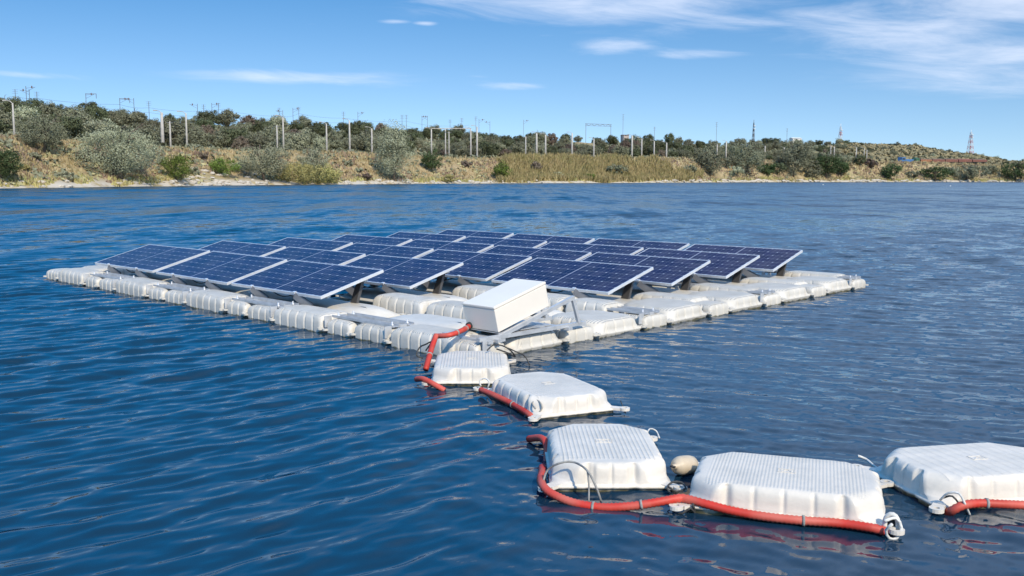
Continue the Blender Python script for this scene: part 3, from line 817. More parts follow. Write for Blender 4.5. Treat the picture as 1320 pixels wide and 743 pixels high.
o = scatter('hill_scrub', 5200, (-80, 1390), (0.0, 1.02), None, 'l_grey', 1.6, 1.3, 31, 'T1', lambda px, u, x, y, r: ((px < 1100) | (r.random(len(px)) < .5)) & ~((px > 735) & (px < 765) & (u > .5)), True)
o['label'] = 'low grey-green scrub filling the gaps under the far hill trees'; o['category'] = 'scrub'
o = scatter('slope_scrub', 3600, (1080, 1400), (0.0, 1.02), None, 'g_olive', 1.6, 1.9, 32, 'T1', lambda px, u, x, y, r: ~((px > 1140) & (px < 1290) & (u < .16)), True)
o['label'] = 'olive scrub covering the right-hand slope of the hill'; o['category'] = 'scrub'
reedmask = lambda px, u: (px + 9 * np.sin(u * 9) > 648) & (px + 14 * np.sin(u * 7 + 1) + 9 * np.sin(px * .7) < 905) & (u + .12 * np.sin(px * .11) + .07 * np.sin(px * .37 + 1) < 1.0 - np.clip((px - 800) / 100, 0, 1) * .6)
o = scatter('dry_grass', 17000, (-60, 1400), (0.08, 1.3), None, 'g_dry', 0.8, 0.5, 33, 'T0',
            lambda px, u, x, y, r: (~reedmask(px, u) | (r.random(len(px)) < .4)) & (patch(px, x, y, 0.031, 0.4, -0.5) | (u > .8)) & ~((px > 235) & (px < 340) & (u < .4)))
o['label'] = 'straw-coloured dry grass on the far bank'; o['category'] = 'grass'
o = scatter('red_scrub', 8000, (-60, 1400), (0.12, 0.95), None, 'g_red', 0.75, 0.55, 34, 'T0',
            lambda px, u, x, y, r: ~reedmask(px, u) & patch(px, x, y, 0.027, 2.1, -0.25) & ~((px > 235) & (px < 340) & (u < .4)))
o['label'] = 'reddish withered scrub in patches on the far bank'; o['category'] = 'scrub'
o = scatter('reeds', 15000, (640, 905), (0.06, 1.05), None, 'g_reed', 1.7, 0.45, 35, 'T0', lambda px, u, x, y, r: reedmask(px, u))
o['label'] = 'long yellow-green reed bed at the middle of the far shore'; o['category'] = 'reeds'
o = scatter('shore_grass', 5200, (-60, 1400), (0.06, 0.22), None, 'g_reed', 0.8, 0.5, 36, 'T0',
            lambda px, u, x, y, r: patch(px, x, y, 0.045, 1.2, -0.4) & ~((px > 235) & (px < 335)))
o['label'] = 'yellow-green grass fringe along the waterline of the far shore'; o['category'] = 'grass'


o = scatter('bank_scrub', 1000, (-60, 1400), (0.15, 1.15), None, 'l_grey', 0.9, 0.9, 41, 'T0', lambda px, u, x, y, r: ~((px > 235) & (px < 340) & (u < .5)), True)
o['label'] = 'low grey-green scrub dotted over the dry bank'; o['category'] = 'scrub'
o = scatter('bank_herbs', 1500, (-60, 1400), (0.08, 0.75), None, 'g_olive', 0.7, 0.8, 42, 'T0', lambda px, u, x, y, r: patch(px, x, y, 0.05, 3.3, -.2), True)
o['label'] = 'yellowish olive herbs dotted over the lower bank'; o['category'] = 'scrub'


# pale rocks along the waterline
def rock_mesh(seed):
    r = np.random.default_rng(seed)
    import bmesh
    bm = bmesh.new(); bmesh.ops.create_icosphere(bm, subdivisions=2, radius=1)
    for v in bm.verts:
        k = 1 + 0.22 * math.sin(v.co.x * 3 + seed) * math.cos(v.co.y * 4 + seed * 2) + r.uniform(-.1, .1)
        v.co = Vector((v.co.x * k, v.co.y * k * .8, v.co.z * k * 0.55))
    me = bpy.data.meshes.new('shore_rock'); bm.to_mesh(me); bm.free(); me.materials.append(MT['rock']); return me


rocks = [rock_mesh(i) for i in range(5)]
zones = [(0, 100, 14, 'at the far left'), (150, 240, 18, 'below the largest silvery bush'), (240, 345, 60, 'on the stony bank at the left'), (440, 500, 16, 'left of the pointed silvery tree'), (500, 640, 34, 'right of the pointed silvery tree'),
         (640, 700, 14, 'under the left of the reed bed'), (840, 910, 20, 'under the right of the reed bed'), (910, 1060, 34, 'under the brown bank'), (1060, 1200, 34, 'below the train'), (1200, 1320, 28, 'at the right end of the shore')]
for (a, c, n, lab) in zones:
    for i in range(n):
        px = random.uniform(a, c)
        t0 = float(np.interp(px, TX, T0)) + 1.2 * math.sin(px * 0.05) + 0.8 * math.sin(px * 0.13 + 1)
        s = random.uniform(0.0, 3.2) if (a != 240 or i < 30) else random.uniform(2, 15)
        p = place_r(px, t0 + s)
        sc = random.uniform(0.28, 0.75) * (t0 / 220) ** 0.6
        o = link('shore_rock', random.choice(rocks), None, p + Vector((0, 0, sc * .15)), random.uniform(0, 6.28))
        o.scale = (sc * random.uniform(1, 1.7), sc, sc)
        tag(o, f'pale limestone rock at the waterline {lab}' if a != 240 else f'pale limestone rock {lab}', 'rock', f'pale rocks {lab}')


# ------------------------------------------------------------------ poles, masts, towers, train on the far shore
def pole_mesh(h, r0):
    mb = MB()
    mb.tube([(0, 0, -1), (0, 0, h * .5), (0, 0, h)], r0, 8, [r0 * 1.15, r0, r0 * .72]); return mb


POLES = [(21, 176, 135, 1), (211, 195, 147, 1.9), (221, 186, 158, 1), (242, 195, 148, 1.1), (358, 195, 163, 1), (366, 196, 153, 1.1), (421.5, 199, 161, 1.1), (451, 199, 157, 1.2), (479.5, 197, 167, 1.2),
         (556, 201, 168, 1.1), (574, 202, 168, .9), (578.5, 202, 171, .8), (606.5, 207, 167, 1.1), (614.5, 207, 165, 1.3), (677, 202, 177, 1), (691, 202, 173, 1.5), (702.5, 202, 175, 1.3), (736.5, 203, 173, 1.4), (764.5, 206, 180, 1.2),
         (813.5, 205, 176, 1.5), (826, 205, 180, 1.2), (842, 205, 183, 1.2), (858, 205, 185, 1.2), (923, 206, 187, 1), (934.5, 211, 183, 1.4), (984.5, 206, 189, 1.0), (1009, 212, 191, 1.2), (1069, 210, 189, 1.0), (1073.5, 209, 190, .9), (1102, 206, 191, 1.1), (1112, 205, 192, .8), (1115.5, 210, 194, .9)]
for i, (px, yb, yt, th) in enumerate(POLES):
    t1 = float(np.interp(px, TX, T1))
    r_ = t1 + random.uniform(1, 5)
    p = place_r(px, r_); q = m_per_px(p)
    yh = 229.25 + ROLL * (px - 660)
    ztop = CAM_H + (yh - yt) * q; zb = min(p.z, CAM_H + (yh - yb) * q)
    h = ztop - zb
    root = empty('concrete_pole', Vector((p.x, p.y, zb)), random.uniform(-.3, .3))
    pole_mesh(h, 0.20 * th * (q / 0.2) ** 0.5).build('shaft', MT['concrete'], root)
    if th >= 1.1 or i % 3 == 0:
        mb = MB(); mb.tube([(0, 0, h - .15), (-.5, 0, h + .3), (-1.3, 0, h + .45)], .07, 6); mb.build('arm', MT['concrete'], root)
        mb = MB(); mb.box(-1.9, -1.2, -.16, .16, h + .36, h + .54); mb.build('lamp_head', MT['concrete'], root)
    else:
        mb = MB(); mb.bar((-.7, 0, h - .25), (.7, 0, h - .25), .12, .12); mb.build('crossarm', MT['mast'], root)
    tag(root, f'pale concrete pole on the far bank, {ORD[i]} from the left', 'pole', 'concrete poles along the far bank')
# a cross beam ties the pole pairs over the track
for (xa, xb, yt, lab) in ((556, 607, 167, 'pale horizontal beam spanning poles right of the pointed silvery tree'),):
    pa = place_r(xa, float(np.interp(xa, TX, T1)) + 3); pb = place_r(xb, float(np.interp(xb, TX, T1)) + 3)
    pa.z = CAM_H + (229 - yt) * m_per_px(pa); pb.z = CAM_H + (229 - yt) * m_per_px(pb)
    mb = MB(); mb.bar(pa, pb, .16, .22); tag(mb.build('cross_beam', MT['concrete']), lab, 'beam')

MASTS = [(25, 118, 0), (39, 114, 2), (43, 118, 1), (52.5, 121, 0), (115, 123, 3), (158, 129, 3), (176, 129, 1), (195, 133, 0), (257, 136, 1), (265, 137, 0), (275.5, 135, 2), (284, 135, 0), (361.5, 141, 0), (366, 144, 1), (379, 141, 2), (386.5, 140, 0),
         (443.5, 146, 0), (462, 146, 2), (518.5, 150, 0), (524, 150, 0), (544, 151, 2), (551, 151, 1), (580, 156, 0), (595, 154, 0), (613, 152, 0), (617, 155, 2), (631, 158, 1), (674, 156, 2), (801.5, 149, 0), (842, 165, 0), (921.5, 159, 0), (1012, 167, 0)]
for i, (px, yt, k) in enumerate(MASTS):
    t2 = float(np.interp(px, TX, T2)) - 6
    p = place_r(px, t2); q = m_per_px(p); yh = 229.25 + ROLL * (px - 660)
    h = CAM_H + (yh - yt) * q - p.z
    root = empty('railway_mast', p, 0)
    w = 0.12 * (q / 0.25) ** .5
    mb = MB(); mb.bar((0, 0, -.5), (0, 0, h), w, w, (0, 1, 0)); mb.build('shaft', MT['mast'], root)
    if k:
        mb = MB()
        s = -1 if k == 1 else 1
        mb.bar((0, 0, h * .93), (s * 2.4, 0, h * .97), w * .6, w * .6); mb.bar((0, 0, h * .80), (s * 2.2, 0, h * .96), w * .5, w * .5)
        if k == 3: mb.bar((0, 0, h * .98), (2.8, 0, h * .98), w, w * 1.2); mb.bar((2.8, 0, h * .99), (2.8, 0, h * .80), w, w)
        mb.build('bracket_arm', MT['mast'], root)
        mb = MB(); mb.lathe([(.06, 0), (.2, .1), (.1, .2), (.22, .3), (.1, .4), (.2, .5), (.06, .6)], 8, o=(s * 1.5, 0, h * .93)); mb.build('insulator', MT['insul'], root)
    else:
        mb = MB()
        for kk in range(3): mb.bar((-.7, 0, h * (.98 - .07 * kk)), (.7, 0, h * (.98 - .07 * kk)), w * .5, w * .5)
        mb.build('crossarm', MT['mast'], root)
    tag(root, f'thin dark overhead-line mast on the skyline, {ORD[i]} from the left', 'mast', 'overhead-line masts on the skyline')
# wires sagging between the masts
for j, (dy, lab) in enumerate(((8, 'upper overhead wire sagging along the skyline masts at the left'), (14, 'lower overhead wire strung along the skyline masts at the left'))):
    pts = []
    sup = [MASTS[i] for i in (0, 3, 5, 7, 9, 11, 13, 15, 16, 19, 22, 24)]
    for (a, b_) in zip(sup[:-1], sup[1:]):
        for f in (0, .25, .5, .75):
            px = a[0] + (b_[0] - a[0]) * f; yt = a[1] + (b_[1] - a[1]) * f + dy + 2.0 * f * (1 - f) * 4
            pa = place_r(px, float(np.interp(px, TX, T2)) - 7); q = m_per_px(pa)
            pts.append(Vector((pa.x, pa.y, CAM_H + (229.25 + ROLL * (px - 660) - yt) * q)))
    mb = MB(); mb.tube(pts, .028, 4); tag(mb.build('overhead_wire', MT['mast']), lab, 'wire', 'overhead wires')

# signal gantry
pa = place_r(754, 470); pb = place_r(786, 478)
root = empty('signal_gantry', pa, 0)
d = pb - pa; h = CAM_H + (229.5 - 161) * m_per_px(pa) - pa.z
mb = MB(); mb.bar((0, 0, -1), (0, 0, h), .2, .2, (0, 1, 0)); mb.build('post', MT['mast'], root)
mb = MB(); mb.bar((d.x, d.y, d.z - 1), (d.x, d.y, h), .2, .2, (0, 1, 0)); mb.build('post', MT['mast'], root)
mb = MB(); mb.bar((-.3, 0, h), (d.x + .3, d.y, h), .15, .18); mb.bar((-.3, 0, h - .9), (d.x + .3, d.y, h - .9), .13, .13)
for k in range(9):
    f0, f1 = k / 9, (k + 1) / 9
    mb.bar((d.x * f0, d.y * f0, h - .9 if k % 2 else h), (d.x * f1, d.y * f1, h if k % 2 else h - .9), .12, .12)
mb.build('truss_beam', MT['mast'], root)
tag(root, 'dark two-post signal gantry on the skyline above the reed bed', 'gantry')

# dark lattice tower, then the two red and white ones


def lattice(px, yt, yb, wpx, r_, label, mats, bands):
    p = place_r(px, r_); q = m_per_px(p); yh = 229.25 + ROLL * (px - 660)
    zt = CAM_H + (yh - yt) * q; h = zt - p.z
    root = empty('lattice_tower', p, 0.4)
    w0 = wpx * q / 2; nb = bands
    def ww(f): return w0 * (1 - .78 * f)
    for k in range(nb):
        f0, f1 = k / nb, (k + 1) / nb
        mb = MB()
        c0 = [(ww(f0) * i, ww(f0) * j, h * f0) for i, j in ((-1, -1), (1, -1), (1, 1), (-1, 1))]
        c1 = [(ww(f1) * i, ww(f1) * j, h * f1) for i, j in ((-1, -1), (1, -1), (1, 1), (-1, 1))]
        t = .20 * (1 - .3 * f0) * (r_ / 800)
        for i in range(4):
            j = (i + 1) % 4
            mb.bar(c0[i], c1[i], t, t, (0, 1, .3)); mb.bar(c0[i], c1[j], t * .7, t * .7, (0, 1, .3)); mb.bar(c0[j], c1[i], t * .7, t * .7, (0, 1, .3)); mb.bar(c1[i], c1[j], t * .7, t * .7)
        mb.build('lattice_section', mats[k % len(mats)], root)
    mb = MB(); mb.tube([(0, 0, h - .5), (0, 0, h + .1 * h)], .16, 6); mb.build('antenna', mats[0], root)
    for k in range(2):
        mb = MB(); mb.lathe([(.1, 0), (.75, .1), (.75, .5), (.1, .6)], 10, o=(0, -ww(.8) - .5, h * (.78 + .1 * k))); mb.build('dish', MT['tower_white'], root)
    tag(root, label, 'tower', None)


lattice(969, 160, 178, 3.6, 640, 'dark square lattice tower on the skyline behind a round tree', [MT['mast']], 6)
lattice(1080.5, 165, 184, 6.5, 760, 'red and white lattice tower on the hilltop, right of the white building', [MT['tower_white'], MT['tower_red']], 7)
lattice(1248, 172, 212, 7.0, 800, 'taller red and white lattice tower above the red wagons', [MT['tower_white'], MT['tower_red']], 9)


def house(px, py, wpx, hpx, r_, label, roofm, wallm='white_wall', down=5):
    p = place_r(px, r_); q = m_per_px(p); yh = 229.25 + ROLL * (px - 660)
    zb = CAM_H + (yh - py) * q
    p.z = zb
    w, h = wpx * q, hpx * q
    root = empty('hill_house', p, 0.2)
    mb = MB(); mb.box(-w / 2, w / 2, -2.5, 2.5, -down, h * .7); mb.build('wall', MT[wallm], root)
    mb = MB()
    a, c = w / 2 + .3, 2.9
    mb.add([(-a, -c, h * .7), (a, -c, h * .7), (a, c, h * .7), (-a, c, h * .7), (-a, 0, h), (a, 0, h)], [(0, 1, 5, 4), (2, 3, 4, 5), (0, 4, 3), (1, 2, 5), (3, 2, 1, 0)]); mb.build('roof', roofm, root)
    mb = MB(); mb.box(-w * .2, -w * .05, -2.56, -2.51, h * .2, h * .55); mb.build('window', MT['glassd'], root)
    tag(root, label, 'house')


house(1023, 183, 12, 4.5, 655, 'small white building half hidden on the hilltop', MT['white_wall'])
house(804, 177, 7, 2.2, 486, 'low house with a pinkish roof on the skyline above the reed bed', MT['roof'], 'roof', 6)

# train
def wheelset(root, L):
    for x in (-L * .36, -L * .24, L * .24, L * .36):
        mb = MB(); mb.tube([(x, -.8, .5), (x, -.6, .5)], .46, 12); mb.build('wheel', MT['black'], root)


def train_pos(px):
    r_ = float(np.interp(px, TX, T1)) + 3
    p = place_r(px, r_); yh = 229.25 + ROLL * (px - 660)
    p.z = CAM_H + (yh - np.interp(px, [1158, 1275], [212.0, 211.4])) * m_per_px(p)
    return p


def wagon(x0, x1, hpx, m_, kind, label, cat, group=None):
    pa, pb = train_pos(x0), train_pos(x1); d = pb - pa; L = d.length - .5
    mid = (pa + pb) * .5
    root = empty('locomotive' if kind == 'loco' else 'freight_wagon', mid, math.atan2(d.y, d.x))
    H_ = hpx * m_per_px(mid)
    mb = MB(); mb.box(-L / 2, L / 2, -1.3, 1.3, .75, 1.05); mb.build('underframe', MT['black'], root)
    if kind == 'loco':
        mb = MB(); mb.box(-L / 2 + 1.2, L / 2 - .8, -1.1, 1.1, 1.06, H_ * .72); mb.build('engine_hood', m_, root, bevel=.12)
        mb = MB(); mb.box(-L * .5, -L * .22, -1.45, 1.45, 1.07, H_); mb.build('cab', m_, root, bevel=.12)
        mb = MB(); mb.box(-L * .47, -L * .26, -1.5, -1.46, H_ * .62, H_ * .86); mb.build('window', MT['glassd'], root)
    else:
        mb = MB(); mb.box(-L / 2, L / 2, -1.4, 1.4, 1.06, H_)
        n = 7
        for i in range(n + 1):
            x = -L / 2 + L * i / n; mb.box(x - .08, x + .08, -1.5, -1.401, 1.06, H_)
        mb.build('body', m_, root)
        mb = MB()
        mb.add([(-L / 2, -1.2, H_ + .01), (L / 2, -1.2, H_ + .01), (L / 2, 1.2, H_ + .01), (-L / 2, 1.2, H_ + .01), (-L * .42, 0, H_ + .55), (L * .42, 0, H_ + .5)], [(0, 1, 5, 4), (2, 3, 4, 5), (0, 4, 3), (1, 2, 5)]); mb.build('cargo', MT['trunk'] if kind == 'coal' else m_, root)
    wheelset(root, L)
    tag(root, label, cat, group)


wagon(1158, 1175.5, 8.5, MT['loco_blue'], 'loco', 'blue locomotive at the left end of the train on the right bank', 'locomotive')
wagon(1176, 1181, 7, MT['wagon_green'], 'van', 'short green wagon coupled behind the blue locomotive', 'wagon', 'wagons of the train')
wagon(1182.5, 1197.5, 5.6, MT['wagon_orange'], 'coal', 'orange open wagon next to the green wagon', 'wagon', 'wagons of the train')
wagon(1198, 1214, 5.6, MT['wagon_red'], 'coal', 'rusty red wagon next to the orange one', 'wagon', 'wagons of the train')
wagon(1214.5, 1231, 5.6, MT['wagon_red'], 'coal', 'rusty red wagon third from the right end of the train', 'wagon', 'wagons of the train')
wagon(1231.5, 1249, 5.2, MT['wagon_red'], 'van', 'rusty red wagon second from the right end of the train', 'wagon', 'wagons of the train')
wagon(1249.5, 1268, 5.0, MT['wagon_red'], 'coal', 'rusty red wagon at the right end of the train', 'wagon', 'wagons of the train')


# ------------------------------------------------------------------ plastic floats
def loft_float(a, b, levels, ns=48, nc=7, notches=((), ()), top_rings=(0.86, 0.68, 0.46, 0.22), crown=0.004, lugs=True, lug_z=0.03, lug_out=0.03):
    """levels: (z, inset, corner cut, corner bulge, notch weight); notches: per long / short side a list of (pos, width, depth)"""
    def outline(z, inset, c, q, wn):
        A, B = a - inset, b - inset
        pts = []
        cor = [(A, -B), (A, B), (-A, B), (-A, -B)]
        # sides start/end
        sides = [((-A + c, -B), (A - c, -B), (0, 1), 0), ((A, -B + c), (A, B - c), (-1, 0), 1), ((A - c, B), (-A + c, B), (0, -1), 0), ((-A, B - c), (-A, -B + c), (1, 0), 1)]
        for si, (p0, p1, nin, which) in enumerate(sides):
            for i in range(ns):
                t = i / (ns - 1)
                x = p0[0] + (p1[0] - p0[0]) * t; y = p0[1] + (p1[1] - p0[1]) * t
                s = x if which == 0 else y
                dd = 0.0
                for (pos, wd, dp) in notches[which]: dd += dp * math.exp(-((s - pos) / wd) ** 2)
                dd *= wn
                pts.append((x + nin[0] * dd, y + nin[1] * dd, z))
            P0 = p1; P2 = sides[(si + 1) % 4][0]; K = cor[si]
            mx, my = (P0[0] + P2[0]) / 2, (P0[1] + P2[1]) / 2
            cx, cy = mx + q * (K[0] - mx), my + q * (K[1] - my)
            for i in range(1, nc):
                t = i / nc
                pts.append(((1 - t) ** 2 * P0[0] + 2 * t * (1 - t) * cx + t * t * P2[0], (1 - t) ** 2 * P0[1] + 2 * t * (1 - t) * cy + t * t * P2[1], z))
        return pts
    mb = MB()
    rings = [outline(*l) for l in levels]
    top = rings[-1]; zt = levels[-1][0]
    for i, s in enumerate(top_rings): rings.append([(x * s, y * s, zt + crown * (1 - s)) for x, y, _ in top])
    n = len(rings[0]); V = [p for r in rings for p in r]; V.append((0, 0, zt + crown))
    F = []
    for i in range(len(rings) - 1):
        for k in range(n): F.append((i * n + k, i * n + (k + 1) % n, (i + 1) * n + (k + 1) % n, (i + 1) * n + k))
    l = (len(rings) - 1) * n
    for k in range(n): F.append((l + k, l + (k + 1) % n, len(V) - 1))
    F.append(tuple(range(n - 1, -1, -1)))
    mb.add(V, F, True)
    if lugs:
        for sx in (-1, 1):
            for sy in (-1, 1):
                cx, cy = sx * (a + lug_out * .55), sy * (b + lug_out * .55)
                ro, ri, n2 = 0.037, 0.016, 16
                vs = []; fs = []
                for zz_ in (lug_z - .010, lug_z + .010):
                    for rad in (ro, ri):
                        for k in range(n2):
                            an = 2 * math.pi * k / n2; vs.append((cx + rad * math.cos(an), cy + rad * math.sin(an), zz_))
                for k in range(n2):
                    k2 = (k + 1) % n2
                    fs += [(k, k2, n2 * 2 + k2, n2 * 2 + k), (n2 + k2, n2 + k, n2 * 3 + k, n2 * 3 + k2), (n2 * 2 + k, n2 * 2 + k2, n2 * 3 + k2, n2 * 3 + k), (k2, k, n2 + k, n2 + k2)]
                mb.add(vs, fs, False)
                ax, ay = sx * (a - .10), sy * (b - .10)
                dx, dy = cx - ax, cy - ay; ln_ = math.hypot(dx, dy); e = (ln_ - ro * .8) / ln_
                mb.bar((ax, ay, lug_z - .002), (ax + dx * e, ay + dy * e, lug_z - .002), .062, .018)
    return mb


def loose_levels(t):
    k = t / 0.15
    return [(-.14, .07, .11, 1, 0), (-.11, .02, .08, 1, .5), (-.03, .0, .07, 1, .8), (.016 * k, .003, .07, 1, .8), (.0175 * k, -.009, .07, 1, .3), (.030 * k, -.009, .07, 1, .3), (.0315 * k, .003, .08, .9, .8),
            (.045 * k, .004, .10, .7, .8), (.052 * k, .005, .115, .4, .8), (.056 * k, .006, .125, .3, .85), (.080 * k, .007, .130, .2, 1.0), (.105 * k, .009, .134, .15, 1.1), (.122 * k, .013, .137, .1, 1.1), (.132 * k, .018, .140, .05, 1.0), (.139 * k, .0245, .142, .0, .85), (.1445 * k, .031, .144, .0, .55), (.148 * k, .040, .144, .0, .25), (.1495 * k, .050, .143, 0, .06), (.150 * k, .064, .14, 0, 0)]


def side_notch(a):
    c = a - .20
    out = [(s * c, .020, .026) for s in (-1, 1)]
    out += [(s * a * .30, .010, .010) for s in (-1, 0, 1)]
    return out


def loose_float(px_c, yaw, a, b, mt, label, top=0.15, mark=True, tilt=(0, 0)):
    o = empty('pontoon_float', Vector((px_c[0], px_c[1], 0)), yaw)
    o.rotation_euler = (tilt[0], tilt[1], yaw)
    mb = loft_float(a, b, loose_levels(top), 96, 9, (side_notch(a), side_notch(b)), lug_out=.075)
    h = mb.build('hull', MT[mt], o)
    # small moulded emblem in the middle of the deck
    mk = MB(); z = top + .004
    w = .042
    for p0, p1 in (((-w, -w * .7), (w, -w * .7)), ((w, -w * .7), (w, w * .7)), ((w, w * .7), (-w, w * .7)), ((-w, w * .7), (-w, -w * .7)), ((-w * .6, -w * .4), (w * .2, w * .4)), ((w * .2, w * .4), (w * .6, -w * .4))):
        mk.bar((p0[0], p0[1], z), (p1[0], p1[1], z), .006, .004)
    mk.build('moulded_mark', MT[mt], o)
    return tag(o, label, 'float', 'loose pontoon floats trailing from the platform')


LF = [
    ((-.345, 8.08), R(2), .325, .435, 'loose_ribbed', 'ribbed white float moored against the near corner of the platform', .14),
    ((.275, 7.08), R(24), .325, .475, 'loose_ribbed', 'white float turned corner-on, second out from the platform', .145),
    ((.54, 5.47), R(0.5), .325, .455, 'loose_ribbed', 'white float lying square on, with a grey cord arching over its front', .15),
    ((1.45, 4.885), R(-18), .48, .335, 'loose_dimple', 'white dimpled float with the red hose along its whole front side', .155),
    ((2.57, 5.12), R(12), .465, .320, 'loose_wide', 'broad-ribbed white float cut off by the right edge of the picture', .16),
]
for (c, y, a, b_, mt, lab, tp) in LF: loose_float(c, y, a, b_, mt, lab, tp)


# ---- floats of the platform
def tall_levels(t):
    return [(-.10, .04, .07, 1, 0), (-.05, .005, .05, 1, .7), (.02, .0, .045, 1, 1), (.5 * t, .0, .045, 1, 1), (.72 * t, .006, .05, 1, 1), (.86 * t, .022, .06, .9, .9), (.95 * t, .045, .07, .8, .6), (t, .078, .08, .7, .25), (t + .002, .10, .08, .7, 0)]


def grooves(a, per):
    n = max(2, int(round(2 * a / per))); st = 2 * a / n
    return [(-a + st * i, .010, .016) for i in range(1, n)]


def rig_float(name, a, b, top, mt, style, parent_loc, rz=YAW):
    key = (name, round(a, 3), round(b, 3), top, mt, style)
    if key not in rig_float.cache:
        if style == 'barrel': mb = loft_float(a, b, tall_levels(top), 130, 6, (grooves(a, .16), grooves(b, .15)), lugs=True, lug_z=.05, lug_out=.0)
        elif style == 'small': mb = loft_float(a, b, tall_levels(top), 90, 6, (grooves(a, .14), grooves(b, .13)), lugs=True, lug_z=.045, lug_out=.0)
        elif style == 'deck': mb = loft_float(a, b, [(-.12, .05, .1, 1, 0), (-.06, .01, .08, 1, .6), (.02, 0, .07, 1, 1), (.03, -.008, .07, 1, .6), (.045, -.008, .07, 1, .6), (.05, .004, .09, .6, 1), (.09, .008, .12, .4, 1), (.72 * top, .014, .13, .4, 1), (.88 * top, .03, .14, .4, .8), (.97 * top, .058, .15, .4, .4), (top, .085, .15, .5, 0)], 90, 6, (grooves(a, .14), grooves(b, .17)), lug_z=.05, lug_out=.01)
        else:        # smooth hull with a raised middle, under a panel
            mb = loft_float(a, b, [(-.12, .06, .12, 1, 0), (-.05, .01, .1, 1, 0), (.02, 0, .09, 1, 0), (.03, -.01, .09, 1, 0), (.045, -.01, .09, 1, 0), (.05, .005, .1, 1, 0), (.5 * top, .04, .13, .8, 0), (.8 * top, .11, .17, .7, 0), (.95 * top, .17, .2, .7, 0), (top, .22, .2, .7, 0)], 30, 6, ((), ()), lug_z=.05, lug_out=.0)
        rig_float.cache[key] = mb.mesh(name, MT[mt])
    o = link(name, rig_float.cache[key], None, parent_loc, rz)
    return o


rig_float.cache = {}
PER = 2.109
P2 = 1.348
U_RIGHT = 9.18
ROWN = ['front', 'second', 'third', 'fourth', 'fifth', 'back']
# walkways: between the rows (k = 0 is the front edge). Only what shows is built
cnt = {'left': 0}
for k in range(7):
    v0 = P2 * k - 0.42
    for j in range(-1, 5):
        us = -0.48 + PER * j
        mods = [('walkway_float', us, .97, 'barrel', .20), ('edge_float', us + 1.0, .46, 'small', .165), ('edge_float', us + 1.49, .59, 'small', .165)]
        for (nm, u0, L, st, tp) in mods:
            u1 = u0 + L
            if u1 < -1.05 or u1 > 9.0: continue
            if u0 < -1.05: u0 = -1.05
            if k in (1, 2): continue
            if k in (3, 4, 5) and u0 < 7.9: continue
            if k == 6 and u0 < 7.9: continue
            o = rig_float(nm, round((u1 - u0) / 2 - .016, 3), .225 if st == 'barrel' else .205, tp, 'rig_ribbed', st, rig((u0 + u1) / 2, v0 + .235 + random.uniform(-.006, .006), random.uniform(-.006, .006)))
            o.rotation_euler = (random.uniform(-.012, .012), random.uniform(-.012, .012), YAW + random.uniform(-.008, .008))
            if k == 0:
                lab = f"{'tall grooved grey float' if st == 'barrel' else 'low grooved float'} in the left edge line, {ORD[cnt['left']]} from its far left end"
                cnt['left'] += 1
                tag(o, lab, 'float', 'floats along the left edge of the platform')
            else:
                cnt.setdefault(k, 0)
                where = f'behind the {ROWN[k - 1]} panel row' if k < 6 else 'at the far right corner'
                lab = f"{'ribbed grey walkway float' if st == 'barrel' else 'low grooved walkway float'} {where}, {ORD[cnt[k]]} of its visible line"
                cnt[k] += 1
                tag(o, lab, 'float', 'walkway floats between the panel rows')
for k in (1, 2):
    for i, (u0, u1) in enumerate(((5.95, 6.93), (6.97, 7.93), (7.97, 8.62))):
        o = rig_float('walkway_float', round((u1 - u0) / 2 - .016, 3), .215, .235, 'rig_ribbed', 'barrel', rig((u0 + u1) / 2, P2 * k - .20, 0))
        o.rotation_euler = (random.uniform(-.012, .012), random.uniform(-.012, .012), YAW + random.uniform(-.01, .01))
        tag(o, f'high ribbed walkway float behind the {ROWN[k - 1]} panel row, {ORD[i]} of three from the panels', 'float', 'walkway floats between the panel rows')
# near corner piece and last pieces of each line at the right edge
o = rig_float('walkway_float', .22, .20, .165, 'rig_ribbed', 'small', rig(9.02, -.17)); tag(o, 'small grooved float forming the near corner, behind the moored float', 'float', 'floats along the left edge of the platform'); o.scale = (.8, 1, 1)
for k in range(1, 7):
    o = rig_float('edge_float', .22, .225, .15, 'rig_ribbed', 'small', rig(9.0, P2 * k - .19)); o.scale = (.85, 1, 1)
    tag(o, f'small stepped float in the right edge line, {ORD[k - 1]} from the near corner', 'float', 'small floats in the right edge line')
# deck floats of the right and left edge columns
for k in range(6):
    va, vb = P2 * k + .07, P2 * (k + 1) - .44
    o = rig_float('deck_float', .40, round((vb - va) / 2 - .016, 3), .18, 'rig_ribbed', 'deck', rig(8.78, (va + vb) / 2, random.uniform(-.008, .008)))
    o.rotation_euler = (random.uniform(-.015, .015), random.uniform(-.015, .015), YAW)
    tag(o, f'large cream ribbed deck float on the right edge, {ORD[k]} from the near corner', 'float', 'large deck floats along the right edge')
    if k < 1:
        o = rig_float('deck_float', .40, round((vb - va) / 2 - .016, 3), .18, 'rig_ribbed', 'deck', rig(-.62, (va + vb) / 2, 0))
        tag(o, 'cream deck float at the far left corner of the platform', 'float', 'large deck floats at the left end')
